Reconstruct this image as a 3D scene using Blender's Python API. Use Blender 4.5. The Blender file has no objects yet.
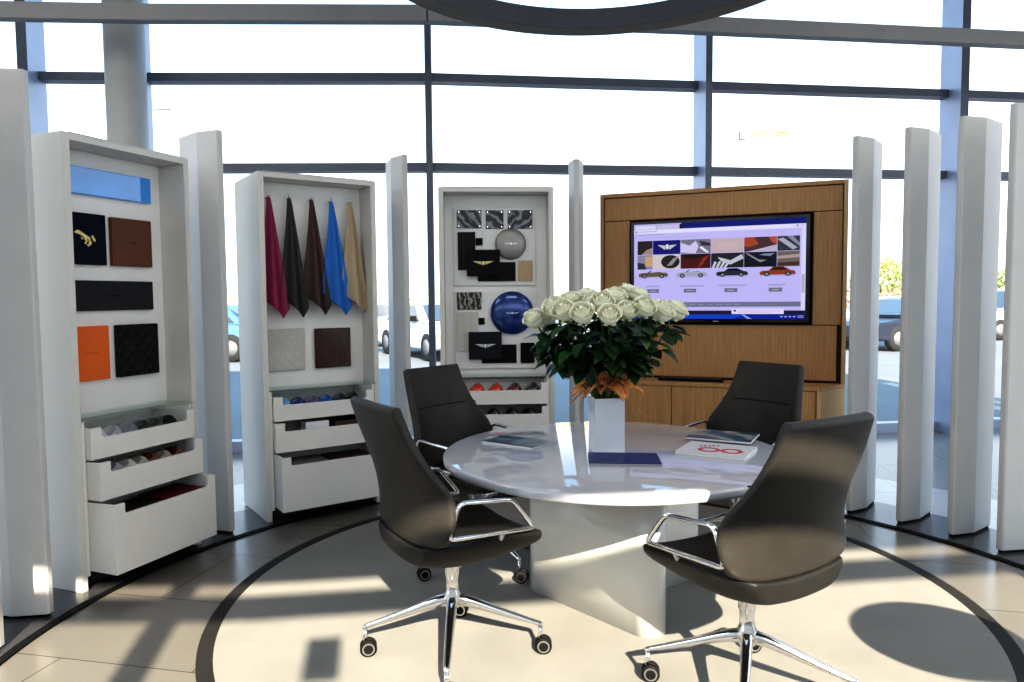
import bpy, bmesh, math, random
from mathutils import Vector, Matrix
random.seed(7)
PI = math.pi
sc = bpy.context.scene
COL = sc.collection
rad = math.radians

# ------------------------------------------------------------------ materials
def _nodes(name):
    m = bpy.data.materials.new(name); m.use_nodes = True
    nt = m.node_tree
    return m, nt, nt.nodes['Principled BSDF']

def mat(name, col, rough=.5, metal=0., bump=0., bscale=60., vary=0., vscale=4., coat=0., spec=.5, sheen=0., stretch=None):
    m, nt, b = _nodes(name)
    c = (*col, 1)
    b.inputs['Base Color'].default_value = c
    b.inputs['Roughness'].default_value = rough
    b.inputs['Metallic'].default_value = metal
    b.inputs['Coat Weight'].default_value = coat
    b.inputs['Coat Roughness'].default_value = .05
    b.inputs['Specular IOR Level'].default_value = spec
    b.inputs['Sheen Weight'].default_value = sheen
    tc = nt.nodes.new('ShaderNodeTexCoord')
    mp = nt.nodes.new('ShaderNodeMapping')
    nt.links.new(tc.outputs['Object'], mp.inputs['Vector'])
    if stretch: mp.inputs['Scale'].default_value = stretch
    n = nt.nodes.new('ShaderNodeTexNoise'); n.inputs['Scale'].default_value = vscale; n.inputs['Detail'].default_value = 5
    nt.links.new(mp.outputs['Vector'], n.inputs['Vector'])
    r = nt.nodes.new('ShaderNodeValToRGB')
    k = vary
    r.color_ramp.elements[0].position = .3; r.color_ramp.elements[1].position = .7
    r.color_ramp.elements[0].color = (*[max(0, x * (1 - k)) for x in col], 1)
    r.color_ramp.elements[1].color = (*[min(1, x * (1 + k)) for x in col], 1)
    nt.links.new(n.outputs['Fac'], r.inputs['Fac'])
    nt.links.new(r.outputs['Color'], b.inputs['Base Color'])
    if bump:
        n2 = nt.nodes.new('ShaderNodeTexNoise'); n2.inputs['Scale'].default_value = bscale; n2.inputs['Detail'].default_value = 3
        nt.links.new(mp.outputs['Vector'], n2.inputs['Vector'])
        bp = nt.nodes.new('ShaderNodeBump'); bp.inputs['Strength'].default_value = bump; bp.inputs['Distance'].default_value = .004
        nt.links.new(n2.outputs['Fac'], bp.inputs['Height']); nt.links.new(bp.outputs['Normal'], b.inputs['Normal'])
    return m

def emit(name, col, s=1.):
    m, nt, b = _nodes(name)
    b.inputs['Base Color'].default_value = (*[x * .15 for x in col], 1)
    b.inputs['Roughness'].default_value = .3; b.inputs['Specular IOR Level'].default_value = .2
    b.inputs['Emission Color'].default_value = (*col, 1)
    b.inputs['Emission Strength'].default_value = s
    return m

def glass(name, tint=(1, 1, 1), gloss=.06, rough=.0):
    m = bpy.data.materials.new(name); m.use_nodes = True
    nt = m.node_tree; nt.nodes.clear()
    o = nt.nodes.new('ShaderNodeOutputMaterial')
    t = nt.nodes.new('ShaderNodeBsdfTransparent'); t.inputs['Color'].default_value = (*tint, 1)
    g = nt.nodes.new('ShaderNodeBsdfGlossy'); g.inputs['Roughness'].default_value = rough
    fr = nt.nodes.new('ShaderNodeLayerWeight'); fr.inputs['Blend'].default_value = .12
    mu = nt.nodes.new('ShaderNodeMath'); mu.operation = 'MULTIPLY_ADD'; mu.inputs[1].default_value = .35; mu.inputs[2].default_value = gloss * .3
    nt.links.new(fr.outputs['Fresnel'], mu.inputs[0])
    x = nt.nodes.new('ShaderNodeMixShader')
    nt.links.new(mu.outputs[0], x.inputs['Fac']); nt.links.new(t.outputs[0], x.inputs[1]); nt.links.new(g.outputs[0], x.inputs[2])
    nt.links.new(x.outputs[0], o.inputs['Surface'])
    return m

def wood(name, base, dark, axis='z', rough=.45, scale=1.):
    m, nt, b = _nodes(name)
    tc = nt.nodes.new('ShaderNodeTexCoord'); mp = nt.nodes.new('ShaderNodeMapping')
    nt.links.new(tc.outputs['Object'], mp.inputs['Vector'])
    mp.inputs['Scale'].default_value = (22 * scale, 22 * scale, .8 * scale) if axis == 'z' else (.8 * scale, 22 * scale, 22 * scale)
    n = nt.nodes.new('ShaderNodeTexNoise'); n.inputs['Scale'].default_value = 4; n.inputs['Detail'].default_value = 8; n.inputs['Roughness'].default_value = .65
    nt.links.new(mp.outputs['Vector'], n.inputs['Vector'])
    r = nt.nodes.new('ShaderNodeValToRGB')
    r.color_ramp.elements[0].position = .32; r.color_ramp.elements[1].position = .68
    r.color_ramp.elements[0].color = (*dark, 1); r.color_ramp.elements[1].color = (*base, 1)
    nt.links.new(n.outputs['Fac'], r.inputs['Fac']); nt.links.new(r.outputs['Color'], b.inputs['Base Color'])
    b.inputs['Roughness'].default_value = rough
    return m

def tiles(name, c1, c2, mortar, w, h, rough, rot=0.):
    m, nt, b = _nodes(name)
    tc = nt.nodes.new('ShaderNodeTexCoord'); mp = nt.nodes.new('ShaderNodeMapping')
    mp.inputs['Rotation'].default_value = (0, 0, rot)
    nt.links.new(tc.outputs['Object'], mp.inputs['Vector'])
    br = nt.nodes.new('ShaderNodeTexBrick')
    br.offset = .5; br.inputs['Scale'].default_value = 1; br.inputs['Mortar Size'].default_value = .003
    br.inputs['Brick Width'].default_value = w; br.inputs['Row Height'].default_value = h
    br.inputs['Color1'].default_value = (*c1, 1); br.inputs['Color2'].default_value = (*c2, 1); br.inputs['Mortar'].default_value = (*mortar, 1)
    nt.links.new(mp.outputs['Vector'], br.inputs['Vector'])
    n = nt.nodes.new('ShaderNodeTexNoise'); n.inputs['Scale'].default_value = 3; n.inputs['Detail'].default_value = 6
    nt.links.new(mp.outputs['Vector'], n.inputs['Vector'])
    mx = nt.nodes.new('ShaderNodeMix'); mx.data_type = 'RGBA'; mx.blend_type = 'MULTIPLY'; mx.inputs[0].default_value = .25
    nt.links.new(br.outputs['Color'], mx.inputs[6]); nt.links.new(n.outputs['Color'], mx.inputs[7])
    bw = nt.nodes.new('ShaderNodeRGBToBW'); nt.links.new(n.outputs['Color'], bw.inputs[0])
    nt.links.new(bw.outputs[0], mx.inputs[7])
    nt.links.new(mx.outputs[2], b.inputs['Base Color'])
    b.inputs['Roughness'].default_value = rough
    return m

WHITE = mat('white_lacquer', (.76, .76, .74), .38, vary=.02)
WHITE_COOL = mat('white_fin_paint', (.60, .60, .60), .42, vary=.03)
FRAME = mat('cabinet_frame_paint', (.70, .69, .66), .42, vary=.02)
PANELW = mat('white_back_panel', (.86, .86, .85), .5, vary=.02)
DRAW = mat('white_drawer_front', (.80, .79, .77), .4, vary=.02)
INSIDE_DARK = mat('dark_drawer_inside', (.03, .03, .032), .7, vary=.1)
BLACK = mat('black_matt', (.012, .012, .013), .6, vary=.1, spec=.12)
CHROME = mat('polished_chrome', (.82, .82, .83), .09, 1., vary=.03)
STEEL = mat('brushed_steel', (.6, .6, .6), .3, 1., vary=.05)
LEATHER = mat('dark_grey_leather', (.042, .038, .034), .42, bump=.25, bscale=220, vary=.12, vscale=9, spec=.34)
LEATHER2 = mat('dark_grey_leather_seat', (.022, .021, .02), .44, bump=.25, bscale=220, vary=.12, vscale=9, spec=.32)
TABLE = mat('white_gloss_tabletop', (.52, .53, .58), .025, vary=.01, spec=1.)
PEDEST = mat('white_gloss_pedestal', (.76, .76, .74), .18, vary=.02, coat=.4)
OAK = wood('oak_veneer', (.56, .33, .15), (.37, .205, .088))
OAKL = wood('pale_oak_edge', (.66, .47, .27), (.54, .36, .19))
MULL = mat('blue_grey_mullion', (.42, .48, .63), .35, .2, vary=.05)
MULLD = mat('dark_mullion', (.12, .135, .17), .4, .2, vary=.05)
BEAM = mat('grey_beam', (.26, .26, .27), .5, vary=.05)
COLUMN = mat('grey_column_paint', (.42, .42, .42), .5, vary=.04)
WALLP = mat('white_wall_paint', (.80, .79, .77), .7, vary=.02)
CEIL = mat('white_ceiling_paint', (.82, .82, .82), .8, vary=.02)
GLASSW = glass('window_glass', (1, 1, 1), .05)
GLASSS = glass('green_edge_shelf_glass', (.94, .975, .96), .02)
TILE = tiles('beige_floor_tile', (.245, .232, .21), (.225, .212, .19), (.09, .08, .07), 1.2, .6, .22, rad(12))
TILE_OUT = TILE
RUG = mat('beige_carpet', (.225, .219, .206), .95, bump=.6, bscale=420, vary=.1, vscale=3, sheen=.2)
RUGB = mat('black_carpet_border', (.022, .021, .02), .75, bump=.5, bscale=300, vary=.1)
PLAT = mat('dark_grey_platform', (.07, .07, .075), .22, vary=.08)
RINGM = mat('dark_grey_ring', (.085, .095, .115), .55, vary=.05, spec=.2)
RINGE = mat('grey_ring_underside', (.17, .16, .15), .6, vary=.05)

# ------------------------------------------------------------------ mesh builder
class MB:
    def __init__(s): s.v = []; s.f = []; s.m = []; s.s = []
    def add(s, vs, fs, m=0, smooth=False):
        b = len(s.v); s.v += [tuple(v) for v in vs]
        for f in fs: s.f.append(tuple(b + i for i in f)); s.m.append(m); s.s.append(smooth)
        return s
    def box(s, x0, x1, y0, y1, z0, z1, m=0):
        vs = [(x0, y0, z0), (x1, y0, z0), (x1, y1, z0), (x0, y1, z0), (x0, y0, z1), (x1, y0, z1), (x1, y1, z1), (x0, y1, z1)]
        return s.add(vs, [(3, 2, 1, 0), (4, 5, 6, 7), (0, 1, 5, 4), (1, 2, 6, 5), (2, 3, 7, 6), (3, 0, 4, 7)], m)
    def prism(s, poly, a, b, m=0, axis='z', smooth=False):
        n = len(poly)
        def P(p, t):
            return (p[0], p[1], t) if axis == 'z' else ((p[0], t, p[1]) if axis == 'y' else (t, p[0], p[1]))
        vs = [P(p, a) for p in poly] + [P(p, b) for p in poly]
        base = len(s.v)
        s.add(vs, [tuple(range(n))[::-1], tuple(range(n, 2 * n))], m)
        for i in range(n):
            j = (i + 1) % n
            s.f.append((base + i, base + j, base + n + j, base + n + i)); s.m.append(m); s.s.append(smooth)
        return s
    def tube(s, pts, r, n=8, closed=False, m=0, flat=1.):
        pts = [Vector(p) for p in pts]; N = len(pts)
        rs = r if isinstance(r, (list, tuple)) else [r] * N
        up = Vector((0, 0, 1)); rings = []
        prev = None
        for i in range(N):
            if closed: t = pts[(i + 1) % N] - pts[i - 1]
            else: t = pts[min(i + 1, N - 1)] - pts[max(i - 1, 0)]
            t.normalize()
            if prev is None:
                a = up if abs(t.dot(up)) < .9 else Vector((1, 0, 0))
                u = (a - t * a.dot(t)).normalized()
            else: u = (prev - t * prev.dot(t)).normalized()
            prev = u; w = t.cross(u)
            rings.append([pts[i] + (u * math.cos(2 * PI * k / n) * flat + w * math.sin(2 * PI * k / n)) * rs[i] for k in range(n)])
        vs = [p for R in rings for p in R]; fs = []
        for i in range(N if closed else N - 1):
            j = (i + 1) % N
            for k in range(n):
                l = (k + 1) % n
                fs.append((i * n + k, i * n + l, j * n + l, j * n + k))
        s.add(vs, fs, m, True)
        if not closed:
            b = len(s.v) - N * n
            s.f.append(tuple(b + k for k in range(n))[::-1]); s.m.append(m); s.s.append(False)
            s.f.append(tuple(b + (N - 1) * n + k for k in range(n))); s.m.append(m); s.s.append(False)
        return s
    def lathe(s, prof, n=32, c=(0, 0, 0), m=0, smooth=True, M=None, cap=True):
        vs = []; fs = []
        for r, z in prof:
            for k in range(n):
                a = 2 * PI * k / n
                p = Vector((r * math.cos(a), r * math.sin(a), z))
                if M is not None: p = M @ p
                vs.append((p[0] + c[0], p[1] + c[1], p[2] + c[2]))
        P = len(prof)
        for i in range(P - 1):
            for k in range(n):
                l = (k + 1) % n
                fs.append((i * n + k, i * n + l, (i + 1) * n + l, (i + 1) * n + k))
        s.add(vs, fs, m, smooth)
        b = len(s.v) - P * n
        if cap and prof[0][0] > 1e-6: s.f.append(tuple(b + k for k in range(n))[::-1]); s.m.append(m); s.s.append(False)
        if cap and prof[-1][0] > 1e-6: s.f.append(tuple(b + (P - 1) * n + k for k in range(n))); s.m.append(m); s.s.append(False)
        return s
    def grid(s, nu, nv, fn, m=0, smooth=True):
        vs = [fn(i / nu, j / nv) for j in range(nv + 1) for i in range(nu + 1)]
        fs = [(j * (nu + 1) + i, j * (nu + 1) + i + 1, (j + 1) * (nu + 1) + i + 1, (j + 1) * (nu + 1) + i) for j in range(nv) for i in range(nu)]
        return s.add(vs, fs, m, smooth)
    def loft(s, rings, m=0, smooth=True, caps=True):
        n = len(rings[0]); N = len(rings)
        vs = [p for R in rings for p in R]
        fs = [(i * n + k, i * n + (k + 1) % n, (i + 1) * n + (k + 1) % n, (i + 1) * n + k) for i in range(N - 1) for k in range(n)]
        if caps: fs += [tuple(range(n))[::-1], tuple((N - 1) * n + k for k in range(n))]
        return s.add(vs, fs, m, smooth)
    def ell(s, c, r, n=16, m=0, k=10):
        prof = [(max(1e-7, math.sin(PI * i / k)), -math.cos(PI * i / k)) for i in range(k + 1)]
        vs = []
        return s.lathe([(p[0], p[1]) for p in prof], n, c, m, True, Matrix.Diagonal((r[0], r[1], r[2])).to_3x3())
    def build(s, name, mats, parent=None, loc=(0, 0, 0), rz=0., bevel=0., sub=0, solid=0., seg=2, rot=None):
        me = bpy.data.meshes.new(name)
        me.from_pydata(s.v, [], s.f)
        if not isinstance(mats, (list, tuple)): mats = [mats]
        for q in mats: me.materials.append(q)
        for p, mi, sm in zip(me.polygons, s.m, s.s): p.material_index = mi; p.use_smooth = sm
        bm = bmesh.new(); bm.from_mesh(me)
        bmesh.ops.remove_doubles(bm, verts=bm.verts, dist=1e-6)
        bmesh.ops.recalc_face_normals(bm, faces=bm.faces)
        bm.to_mesh(me); bm.free(); me.update()
        o = bpy.data.objects.new(name, me); COL.objects.link(o)
        if parent is not None: o.parent = parent
        o.location = loc; o.rotation_euler = rot if rot else (0, 0, rz)
        if solid:
            k = o.modifiers.new('solid', 'SOLIDIFY'); k.thickness = solid; k.offset = 0
        if bevel:
            k = o.modifiers.new('bevel', 'BEVEL'); k.width = bevel; k.segments = seg; k.limit_method = 'ANGLE'; k.angle_limit = rad(40)
        if sub:
            k = o.modifiers.new('sub', 'SUBSURF'); k.levels = sub; k.render_levels = sub
        return o

def tag(o, label=None, cat=None, group=None, kind=None):
    if label: o['label'] = label
    if cat: o['category'] = cat
    if group: o['group'] = group
    if kind: o['kind'] = kind
    return o
def thing(name, label, cat, loc=(0, 0, 0), rz=0., group=None, kind=None):
    o = bpy.data.objects.new(name, None); COL.objects.link(o)
    o.empty_display_size = .1; o.location = loc; o.rotation_euler = (0, 0, rz)
    return tag(o, label, cat, group, kind)
def struct(o): o['kind'] = 'structure'; return o
def dup(o, loc=None, rz=None, label=None, parent=None):
    c = o.copy(); COL.objects.link(c)
    if parent is not None: c.parent = parent
    if loc is not None: c.location = loc
    if rz is not None: c.rotation_euler = (0, 0, rz)
    if label: c['label'] = label
    for ch in list(o.children):
        dup(ch, parent=c)
    return c

# ------------------------------------------------------------------ frames measured on the floor plan
class Fr:
    def __init__(s, L, R):
        L = Vector(L); R = Vector(R); s.w = (R - L).length; s.c = (L + R) / 2
        s.x = (R - L) / s.w; s.y = Vector((-s.x[1], s.x[0])); s.ang = math.atan2(s.x[1], s.x[0])
    def W(s, lx, ly, z): p = s.c + s.x * lx + s.y * ly; return (p[0], p[1], z)
RC = (.36, 2.98)       # centre of the ring of fins
TC = (.458, 3.297)     # centre of the table
PZ = .012              # top of the dark platform
RZ = .006              # top of the carpet

# ------------------------------------------------------------------ camera
cam = bpy.data.cameras.new('camera'); co = bpy.data.objects.new('camera', cam); COL.objects.link(co)
f_, p_, r_ = 718.69, .05978, -.008804
cam.sensor_width = 36; cam.lens = f_ * 36 / 1024; cam.clip_start = .05; cam.clip_end = 600
fw = Vector((0, math.cos(p_), -math.sin(p_))); rt = Vector((1, 0, 0)); up = rt.cross(fw)
R_ = rt * math.cos(r_) + up * math.sin(r_); U_ = -rt * math.sin(r_) + up * math.cos(r_)
co.matrix_world = Matrix(((R_[0], U_[0], -fw[0], 0), (R_[1], U_[1], -fw[1], 0), (R_[2], U_[2], -fw[2], 1.44765), (0, 0, 0, 1)))
sc.camera = co

# ------------------------------------------------------------------ floor
FAC = [(-7.0, 6.50), (-4.34, 6.715), (-3.38, 6.78), (-.76, 6.86), (1.87, 7.19), (4.55, 7.56), (7.6, 8.0)]
def back_y(x): return -2.05 + .13 * max(0., x + .2)
X0, X1 = -7.0, 7.6
mb = MB(); mb.prism([(X0, back_y(X0)), (-.2, -2.05), (X1, back_y(X1)), (X1, 8.0)] + FAC[::-1][1:], -.06, 0)
struct(mb.build('floor', TILE))
def arc(c, r, a0, a1, n): return [(c[0] + r * math.cos(rad(a0 + (a1 - a0) * i / n)), c[1] + r * math.sin(rad(a0 + (a1 - a0) * i / n))) for i in range(n + 1)]
def ringstrip(mb, c, r0, r1, a0, a1, n, z0, z1, m=0):
    A = arc(c, r0, a0, a1, n); B = arc(c, r1, a0, a1, n)
    rings = [[(*a, z0), (*b, z0), (*b, z1), (*a, z1)] for a, b in zip(A, B)]
    mb.loft(rings, m, False)
OUTER = tiles('sky_sheen_floor_tile', (.50, .50, .50), (.47, .475, .48), (.25, .25, .25), 1.2, .6, .16, rad(5))  # sky reflection near the facade is put into this lighter tile colour
mb = MB(); A_ = arc(RC, 2.93, 5, 175, 60)
mb.loft([[(p[0], p[1], .0005), (p[0], p[1], .002), (q[0], q[1], .002), (q[0], q[1], .0005)] for p, q in zip(A_, arc(RC, 3.62, 5, 175, 60))], 0, False)
OUT_POLY = A_
struct(mb.build('floor_outer', OUTER))
mb = MB(); ringstrip(mb, RC, 2.455, 2.90, -15, 195, 120, 0.0005, PZ)
struct(mb.build('floor_platform', PLAT))
mb = MB(); ringstrip(mb, RC, 2.42, 2.4545, -15, 195, 120, 0.0005, .009)
struct(mb.build('trim_1', BLACK))  # black strip stands in for the shadow gap at the platform step
RGC = (.38, 3.454)
mb = MB(); mb.lathe([(1.72, .0005), (1.72, RZ)], 128, (*RGC, 0), 0, False)
rug = thing('round_carpet', 'round beige carpet with a black edge under the white table', 'carpet', (0, 0, 0))
mb.build('pile', RUG, rug)
mb = MB(); ringstrip(mb, RGC, 1.7205, 1.784, 0, 360, 128, 0.0005, RZ + .001)
tag(mb.build('border', RUGB, rug), 'black border band')

# ------------------------------------------------------------------ glass facade
zt = 4.8
for i in range(len(FAC) - 1):
    a = Vector(FAC[i]); b = Vector(FAC[i + 1]); d = (b - a); L = d.length; ang = math.atan2(d[1], d[0])
    w = thing('window_%d' % (i + 1), None, None, (a[0], a[1], 0), ang, kind='structure')
    mb = MB(); mb.box(.03, L - .03, .10, .112, .1, zt); mb.build('pane', GLASSW, w)
    mb = MB(); mb.box(.03, L - .03, 0, .12, 0, .1); mb.build('sill', MULL, w)
    for z in (3.47, 2.645):
        mb = MB(); mb.box(.0, L, -.04, .09, z, z + .075); mb.build('transom', MULLD, w)
for i, (x, y) in enumerate(FAC[1:-1]):
    d = Vector(FAC[i + 2]) - Vector(FAC[i]); ang = math.atan2(d[1], d[0])
    big = i in (0, 4)
    wd, dp = ((.09, .20) if big else (.055, .22)) if i != 3 else (.065, .22)
    if i == 1: wd, dp = .05, .2
    if i == 2: wd, dp = .06, .12
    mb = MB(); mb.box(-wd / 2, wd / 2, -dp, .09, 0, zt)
    # broad sides painted lighter blue for sky light, narrow inner face left dark
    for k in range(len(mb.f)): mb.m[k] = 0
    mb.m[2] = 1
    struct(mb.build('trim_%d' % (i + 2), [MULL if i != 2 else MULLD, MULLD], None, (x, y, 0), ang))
for i in range(len(FAC) - 1):
    a = Vector(FAC[i]); b = Vector(FAC[i + 1]); d = b - a; ang = math.atan2(d[1], d[0])
    a = a * .885; mb = MB(); mb.box(0, d.length * .885, -.10, 0, 3.700, 3.826)
    struct(mb.build('trim_%d' % (i + 10), BEAM, None, (a[0], a[1], 0), ang))
mb = MB(); mb.lathe([(.165, 0), (.165, zt)], 40, (-3.36, 6.42, 0)); struct(mb.build('column', COLUMN))

# ------------------------------------------------------------------ rest of the room: side walls, ceiling, glazed wall behind the camera
for nm, x, ya, yb in (('window_7', X0, back_y(X0), 6.5), ('window_8', X1, back_y(X1), 8.0)):
    w = thing(nm, None, None, (x, ya, 0), 0, kind='structure'); L = yb - ya; sg = -1 if x < 0 else 1
    q = MB(); q.box(min(0, sg * .1), max(0, sg * .1), 0, L, 0, .35); q.build('sill', WALLP, w)
    q = MB(); q.box(min(0, sg * .1), max(0, sg * .1), 0, L, 3.9, zt); q.build('header', WALLP, w)
    q = MB(); q.box(sg * .05 - .006, sg * .05 + .006, 0, L, .35, 3.9); q.build('pane', GLASSW, w)
    for z in (1.9, 2.85):
        q = MB(); q.box(min(0, sg * .044), max(0, sg * .044), 0, L, z, z + .07); q.build('transom', MULLD, w)
    for k in range(5):
        q = MB(); y = L * k / 4; q.box(min(-sg * .1, -sg * .001), max(-sg * .1, -sg * .001), y - .03, y + .03, .35, 3.9); q.build('mullion', MULL, w)
mb = MB(); mb.prism([(X0 - .15, -2.3), (-.2, -2.3), (X1 + .15, back_y(X1) - .2), (X1 + .15, 8.2), (X0 - .15, 6.7)], zt, zt + .25); struct(mb.build('ceiling', CEIL))
wf = thing('wall_front', None, None, (0, 0, 0), 0, kind='structure')
def front_run(xa, xb, z0, z1, y0, y1, name, m):
    A = Vector((xa, back_y(xa))); B = Vector((xb, back_y(xb))); d = B - A
    q = MB(); q.box(0, d.length, y0, y1, z0, z1)
    o = q.build(name, m, wf, (A[0], A[1], 0), math.atan2(d[1], d[0]))
for xa, xb in ((X0, -.2), (-.2, X1)):
    front_run(xa, xb, 3.215, 3.325, -.1, 0, 'transom', MULLD)
    front_run(xa, xb, 0, 2.2, -.1, 0, 'solid_panel', WALLP)  # unseen lower wall, closed to cut the skylight from behind
    front_run(xa, xb, 3.47, zt, -.1, 0, 'header', WALLP)
    front_run(xa, xb, 2.2, 3.47, -.06, -.05, 'pane', GLASSW)
for x, wd_ in ((-5.2, .1), (-3.6, .1), (-2.3, .12), (-1.3, .34), (-.52, .13), (3.85, .42), (5.6, .1)):  # unseen bars placed for the floor shadows, the widest keeps sun off the last fin
    front_run(x - wd_ / 2, x + wd_ / 2, 2.2, 3.47, -.13, -.101, 'mullion', MULLD)
front_run(.12, .26, 2.84, 3.05, -.045, -.035, 'shadow_plate', MULLD)  # unseen plate added to cast the rectangular floor shadow

# ------------------------------------------------------------------ ring pendant
mb = MB(); C_ = (.43, 3.25)
prof = [(1.01, 3.0), (1.13, 3.0), (1.13, 3.115), (1.01, 3.115)]
rings = []
for k in range(96):
    a = 2 * PI * k / 96; rings.append([(C_[0] + r * math.cos(a), C_[1] + r * math.sin(a), z) for r, z in prof])
n = 96
vs = [p for r in rings for p in r]
fs = []; ms = []
for k in range(n):
    l = (k + 1) % n
    for q in range(4):
        t = (q + 1) % 4; fs.append((k * 4 + q, l * 4 + q, l * 4 + t, k * 4 + t)); ms.append(1 if q == 0 else 0)
b = len(mb.v); mb.v += vs
for f, m in zip(fs, ms): mb.f.append(f); mb.m.append(m); mb.s.append(False)
pend = thing('pendant_ring_lamp', 'large dark grey ring lamp hanging above the round table', 'lamp', (0, 0, 0))
mb.build('ring_body', [RINGM, RINGE], pend, bevel=.006)
for a in (100, 220, 340):
    m2 = MB(); x = C_[0] + 1.07 * math.cos(rad(a)); y = C_[1] + 1.07 * math.sin(rad(a))
    m2.tube([(x, y, 3.11), (x, y, zt)], .0022, 6); m2.build('hanging_wire', STEEL, pend)

# ------------------------------------------------------------------ white fins round the ring
def fin(tip, label, h=2.464):
    dx, dy = tip[0] - RC[0], tip[1] - RC[1]; a = math.atan2(dy, dx)
    t = thing('display_fin', label, 'pillar', (tip[0], tip[1], PZ), a, 'white upright fins around the room')
    poly = [(0, -.012), (.006, -.02), (.15, -.056), (.39, -.02), (.395, 0), (.39, .02), (.15, .056), (.006, .02), (0, .012)]
    m = MB(); m.prism(poly, .014, h - PZ); m.build('fin_body', WHITE_COOL, t, bevel=.004)
    m = MB(); m.prism([(x * .94 + .012, y * .8) for x, y in poly], 0, .0135); tag(m.build('foot', BLACK, t), 'black recessed foot')
fin((-2.123, 2.90), 'white fin at the very left edge, only a sliver showing')
fin((-2.12, 3.215), 'tall white fin left of the cabinet with the blue and orange samples')
fin((-1.735, 4.36), 'white fin between the blue-sample cabinet and the leather hides cabinet')
fin((-.745, 5.14), 'slim white fin between the leather hides cabinet and the two discs')
fin((.486, 5.357), 'white fin between the cabinet with two discs and the oak screen wall')
fin((2.212, 4.67), 'first white fin to the right of the oak screen wall')
fin((2.42, 4.44), 'second white fin to the right of the oak screen wall')
fin((2.586, 4.184), 'third white fin to the right of the oak screen wall')
fin((2.695, 3.915), 'fourth white fin from the oak screen wall, cut by the right edge')

# ------------------------------------------------------------------ display cabinets
def drawer(par, x0, x1, z0, z1, out, nl=.06, nr=.05, nd=.055, depth=.33, lift=.012):
    m = MB(); y0 = -out; r = .012
    pts = [(x0, z0), (x1, z0), (x1, z1)]
    a, b_ = x1 - nr, x0 + nl; zb = z1 - nd
    pts += [(a, z1), (a, zb + r), (a - r * .3, zb + r * .3), (a - r, zb), (b_ + r, zb), (b_ + r * .3, zb + r * .3), (b_, zb + r), (b_, z1), (x0, z1)]
    m.prism(pts, y0, y0 + .018, 0, 'y')
    m.box(x0, x0 + .014, y0 + .018, y0 + depth, z0, z1)
    m.box(x1 - .014, x1, y0 + .018, y0 + depth, z0, z1)
    m.box(x0 + .014, x1 - .014, y0 + depth - .014, y0 + depth, z0, z1)
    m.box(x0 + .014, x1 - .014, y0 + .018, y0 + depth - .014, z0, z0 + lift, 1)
    return m.build('drawer', [DRAW, INSIDE_DARK], par, bevel=.0015)

def cabinet(F, label, outs, hooks=()):
    t = thing('display_cabinet', label, 'cabinet', (F.c[0], F.c[1], PZ), F.ang, 'white sample display cabinets')
    h = 2.26 - PZ; w = F.w / 2; th = .035; dp = .56
    m = MB()
    m.box(-w, -w + th, 0, dp, 0, h); m.box(w - th, w, 0, dp, 0, h)
    m.box(-w + th, w - th, 0, dp, h - th, h)
    m.box(-w + th, w - th, dp - .012, dp, .0, h - th)
    m.build('frame', FRAME, t, bevel=.003)
    m = MB(); m.box(-w + th + .001, w - th - .001, .19, .205, .83, h - th - .001)
    m.build('back_panel', PANELW, t)
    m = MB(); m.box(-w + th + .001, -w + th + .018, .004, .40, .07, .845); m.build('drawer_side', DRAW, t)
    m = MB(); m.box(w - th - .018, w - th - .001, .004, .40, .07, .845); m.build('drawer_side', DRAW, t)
    m = MB(); m.box(-w + th + .019, w - th - .019, .385, .40, .07, .83); m.box(-w + th + .001, w - th - .001, .05, .06, .012, .069)  # shade inside the drawer case is put into its dark colour
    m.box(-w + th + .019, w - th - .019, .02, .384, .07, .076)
    tag(m.build('shaded_case_inside', INSIDE_DARK, t), 'inside of the drawer case, coloured dark for its shade')
    m = MB(); m.box(-w + th - .0, w - th + .0, -.03, .188, .846, .857)
    tag(m.build('glass_shelf', GLASSS, t), 'greenish glass shelf over the drawers')
    x0, x1 = -w + th + .021, w - th - .021
    zs = [(.66, .818), (.46, .65), (.10, .448)]
    for (z0, z1), o, lf in zip(zs, outs, (.065, .085, .015)): drawer(t, x0, x1, z0 - PZ + .004, z1 - PZ + .004, o, lift=lf)
    for hx in hooks:
        m = MB(); m.tube([(hx, .19, 2.12 - PZ), (hx, .155, 2.12 - PZ), (hx, .14, 2.13 - PZ)], .006, 8); m.ell((hx, .137, 2.135 - PZ), (.011, .011, .011), 10)
        m.build('hook', CHROME, t)
    return t
C1 = Fr((-2.129, 3.463), (-1.850, 4.18)); C2 = Fr((-1.59, 4.563), (-.935, 5.02)); C3 = Fr((-.53, 5.297), (.315, 5.345)); TVF = Fr((.711, 5.781), (2.374, 5.099))
HK = (-.291, -.155, -.004, .134, .27)
cabinet(C1, 'white sample cabinet at the left holding blue, brown and orange panels', (.035, .09, .175))
cabinet(C2, 'white sample cabinet with coloured leather hides hanging in it', (.02, .05, .16), HK)
cabinet(C3, 'white sample cabinet at the back with a silver and a blue disc', (.06, .12, .18))

def panel(F, x0, x1, z0, z1, d, th, m, name, label, cat, bevel=.004, extra=None, group=None):
    """a flat sample hung on the back of a cabinet; d = depth of its rear face"""
    cx, cz = (x0 + x1) / 2, (z0 + z1) / 2; w, h = (x1 - x0) / 2, (z1 - z0) / 2
    b = MB(); b.box(-w, w, -th, -.001, -h, h)
    if extra is None:
        o = b.build(name, m, None, F.W(cx, d, cz), F.ang, bevel=bevel); tag(o, label, cat, group); return o
    t = thing(name, label, cat, F.W(cx, d, cz), F.ang, group)
    b.build('board', m, t, bevel=bevel); extra(t, w, h, th); return t

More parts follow.
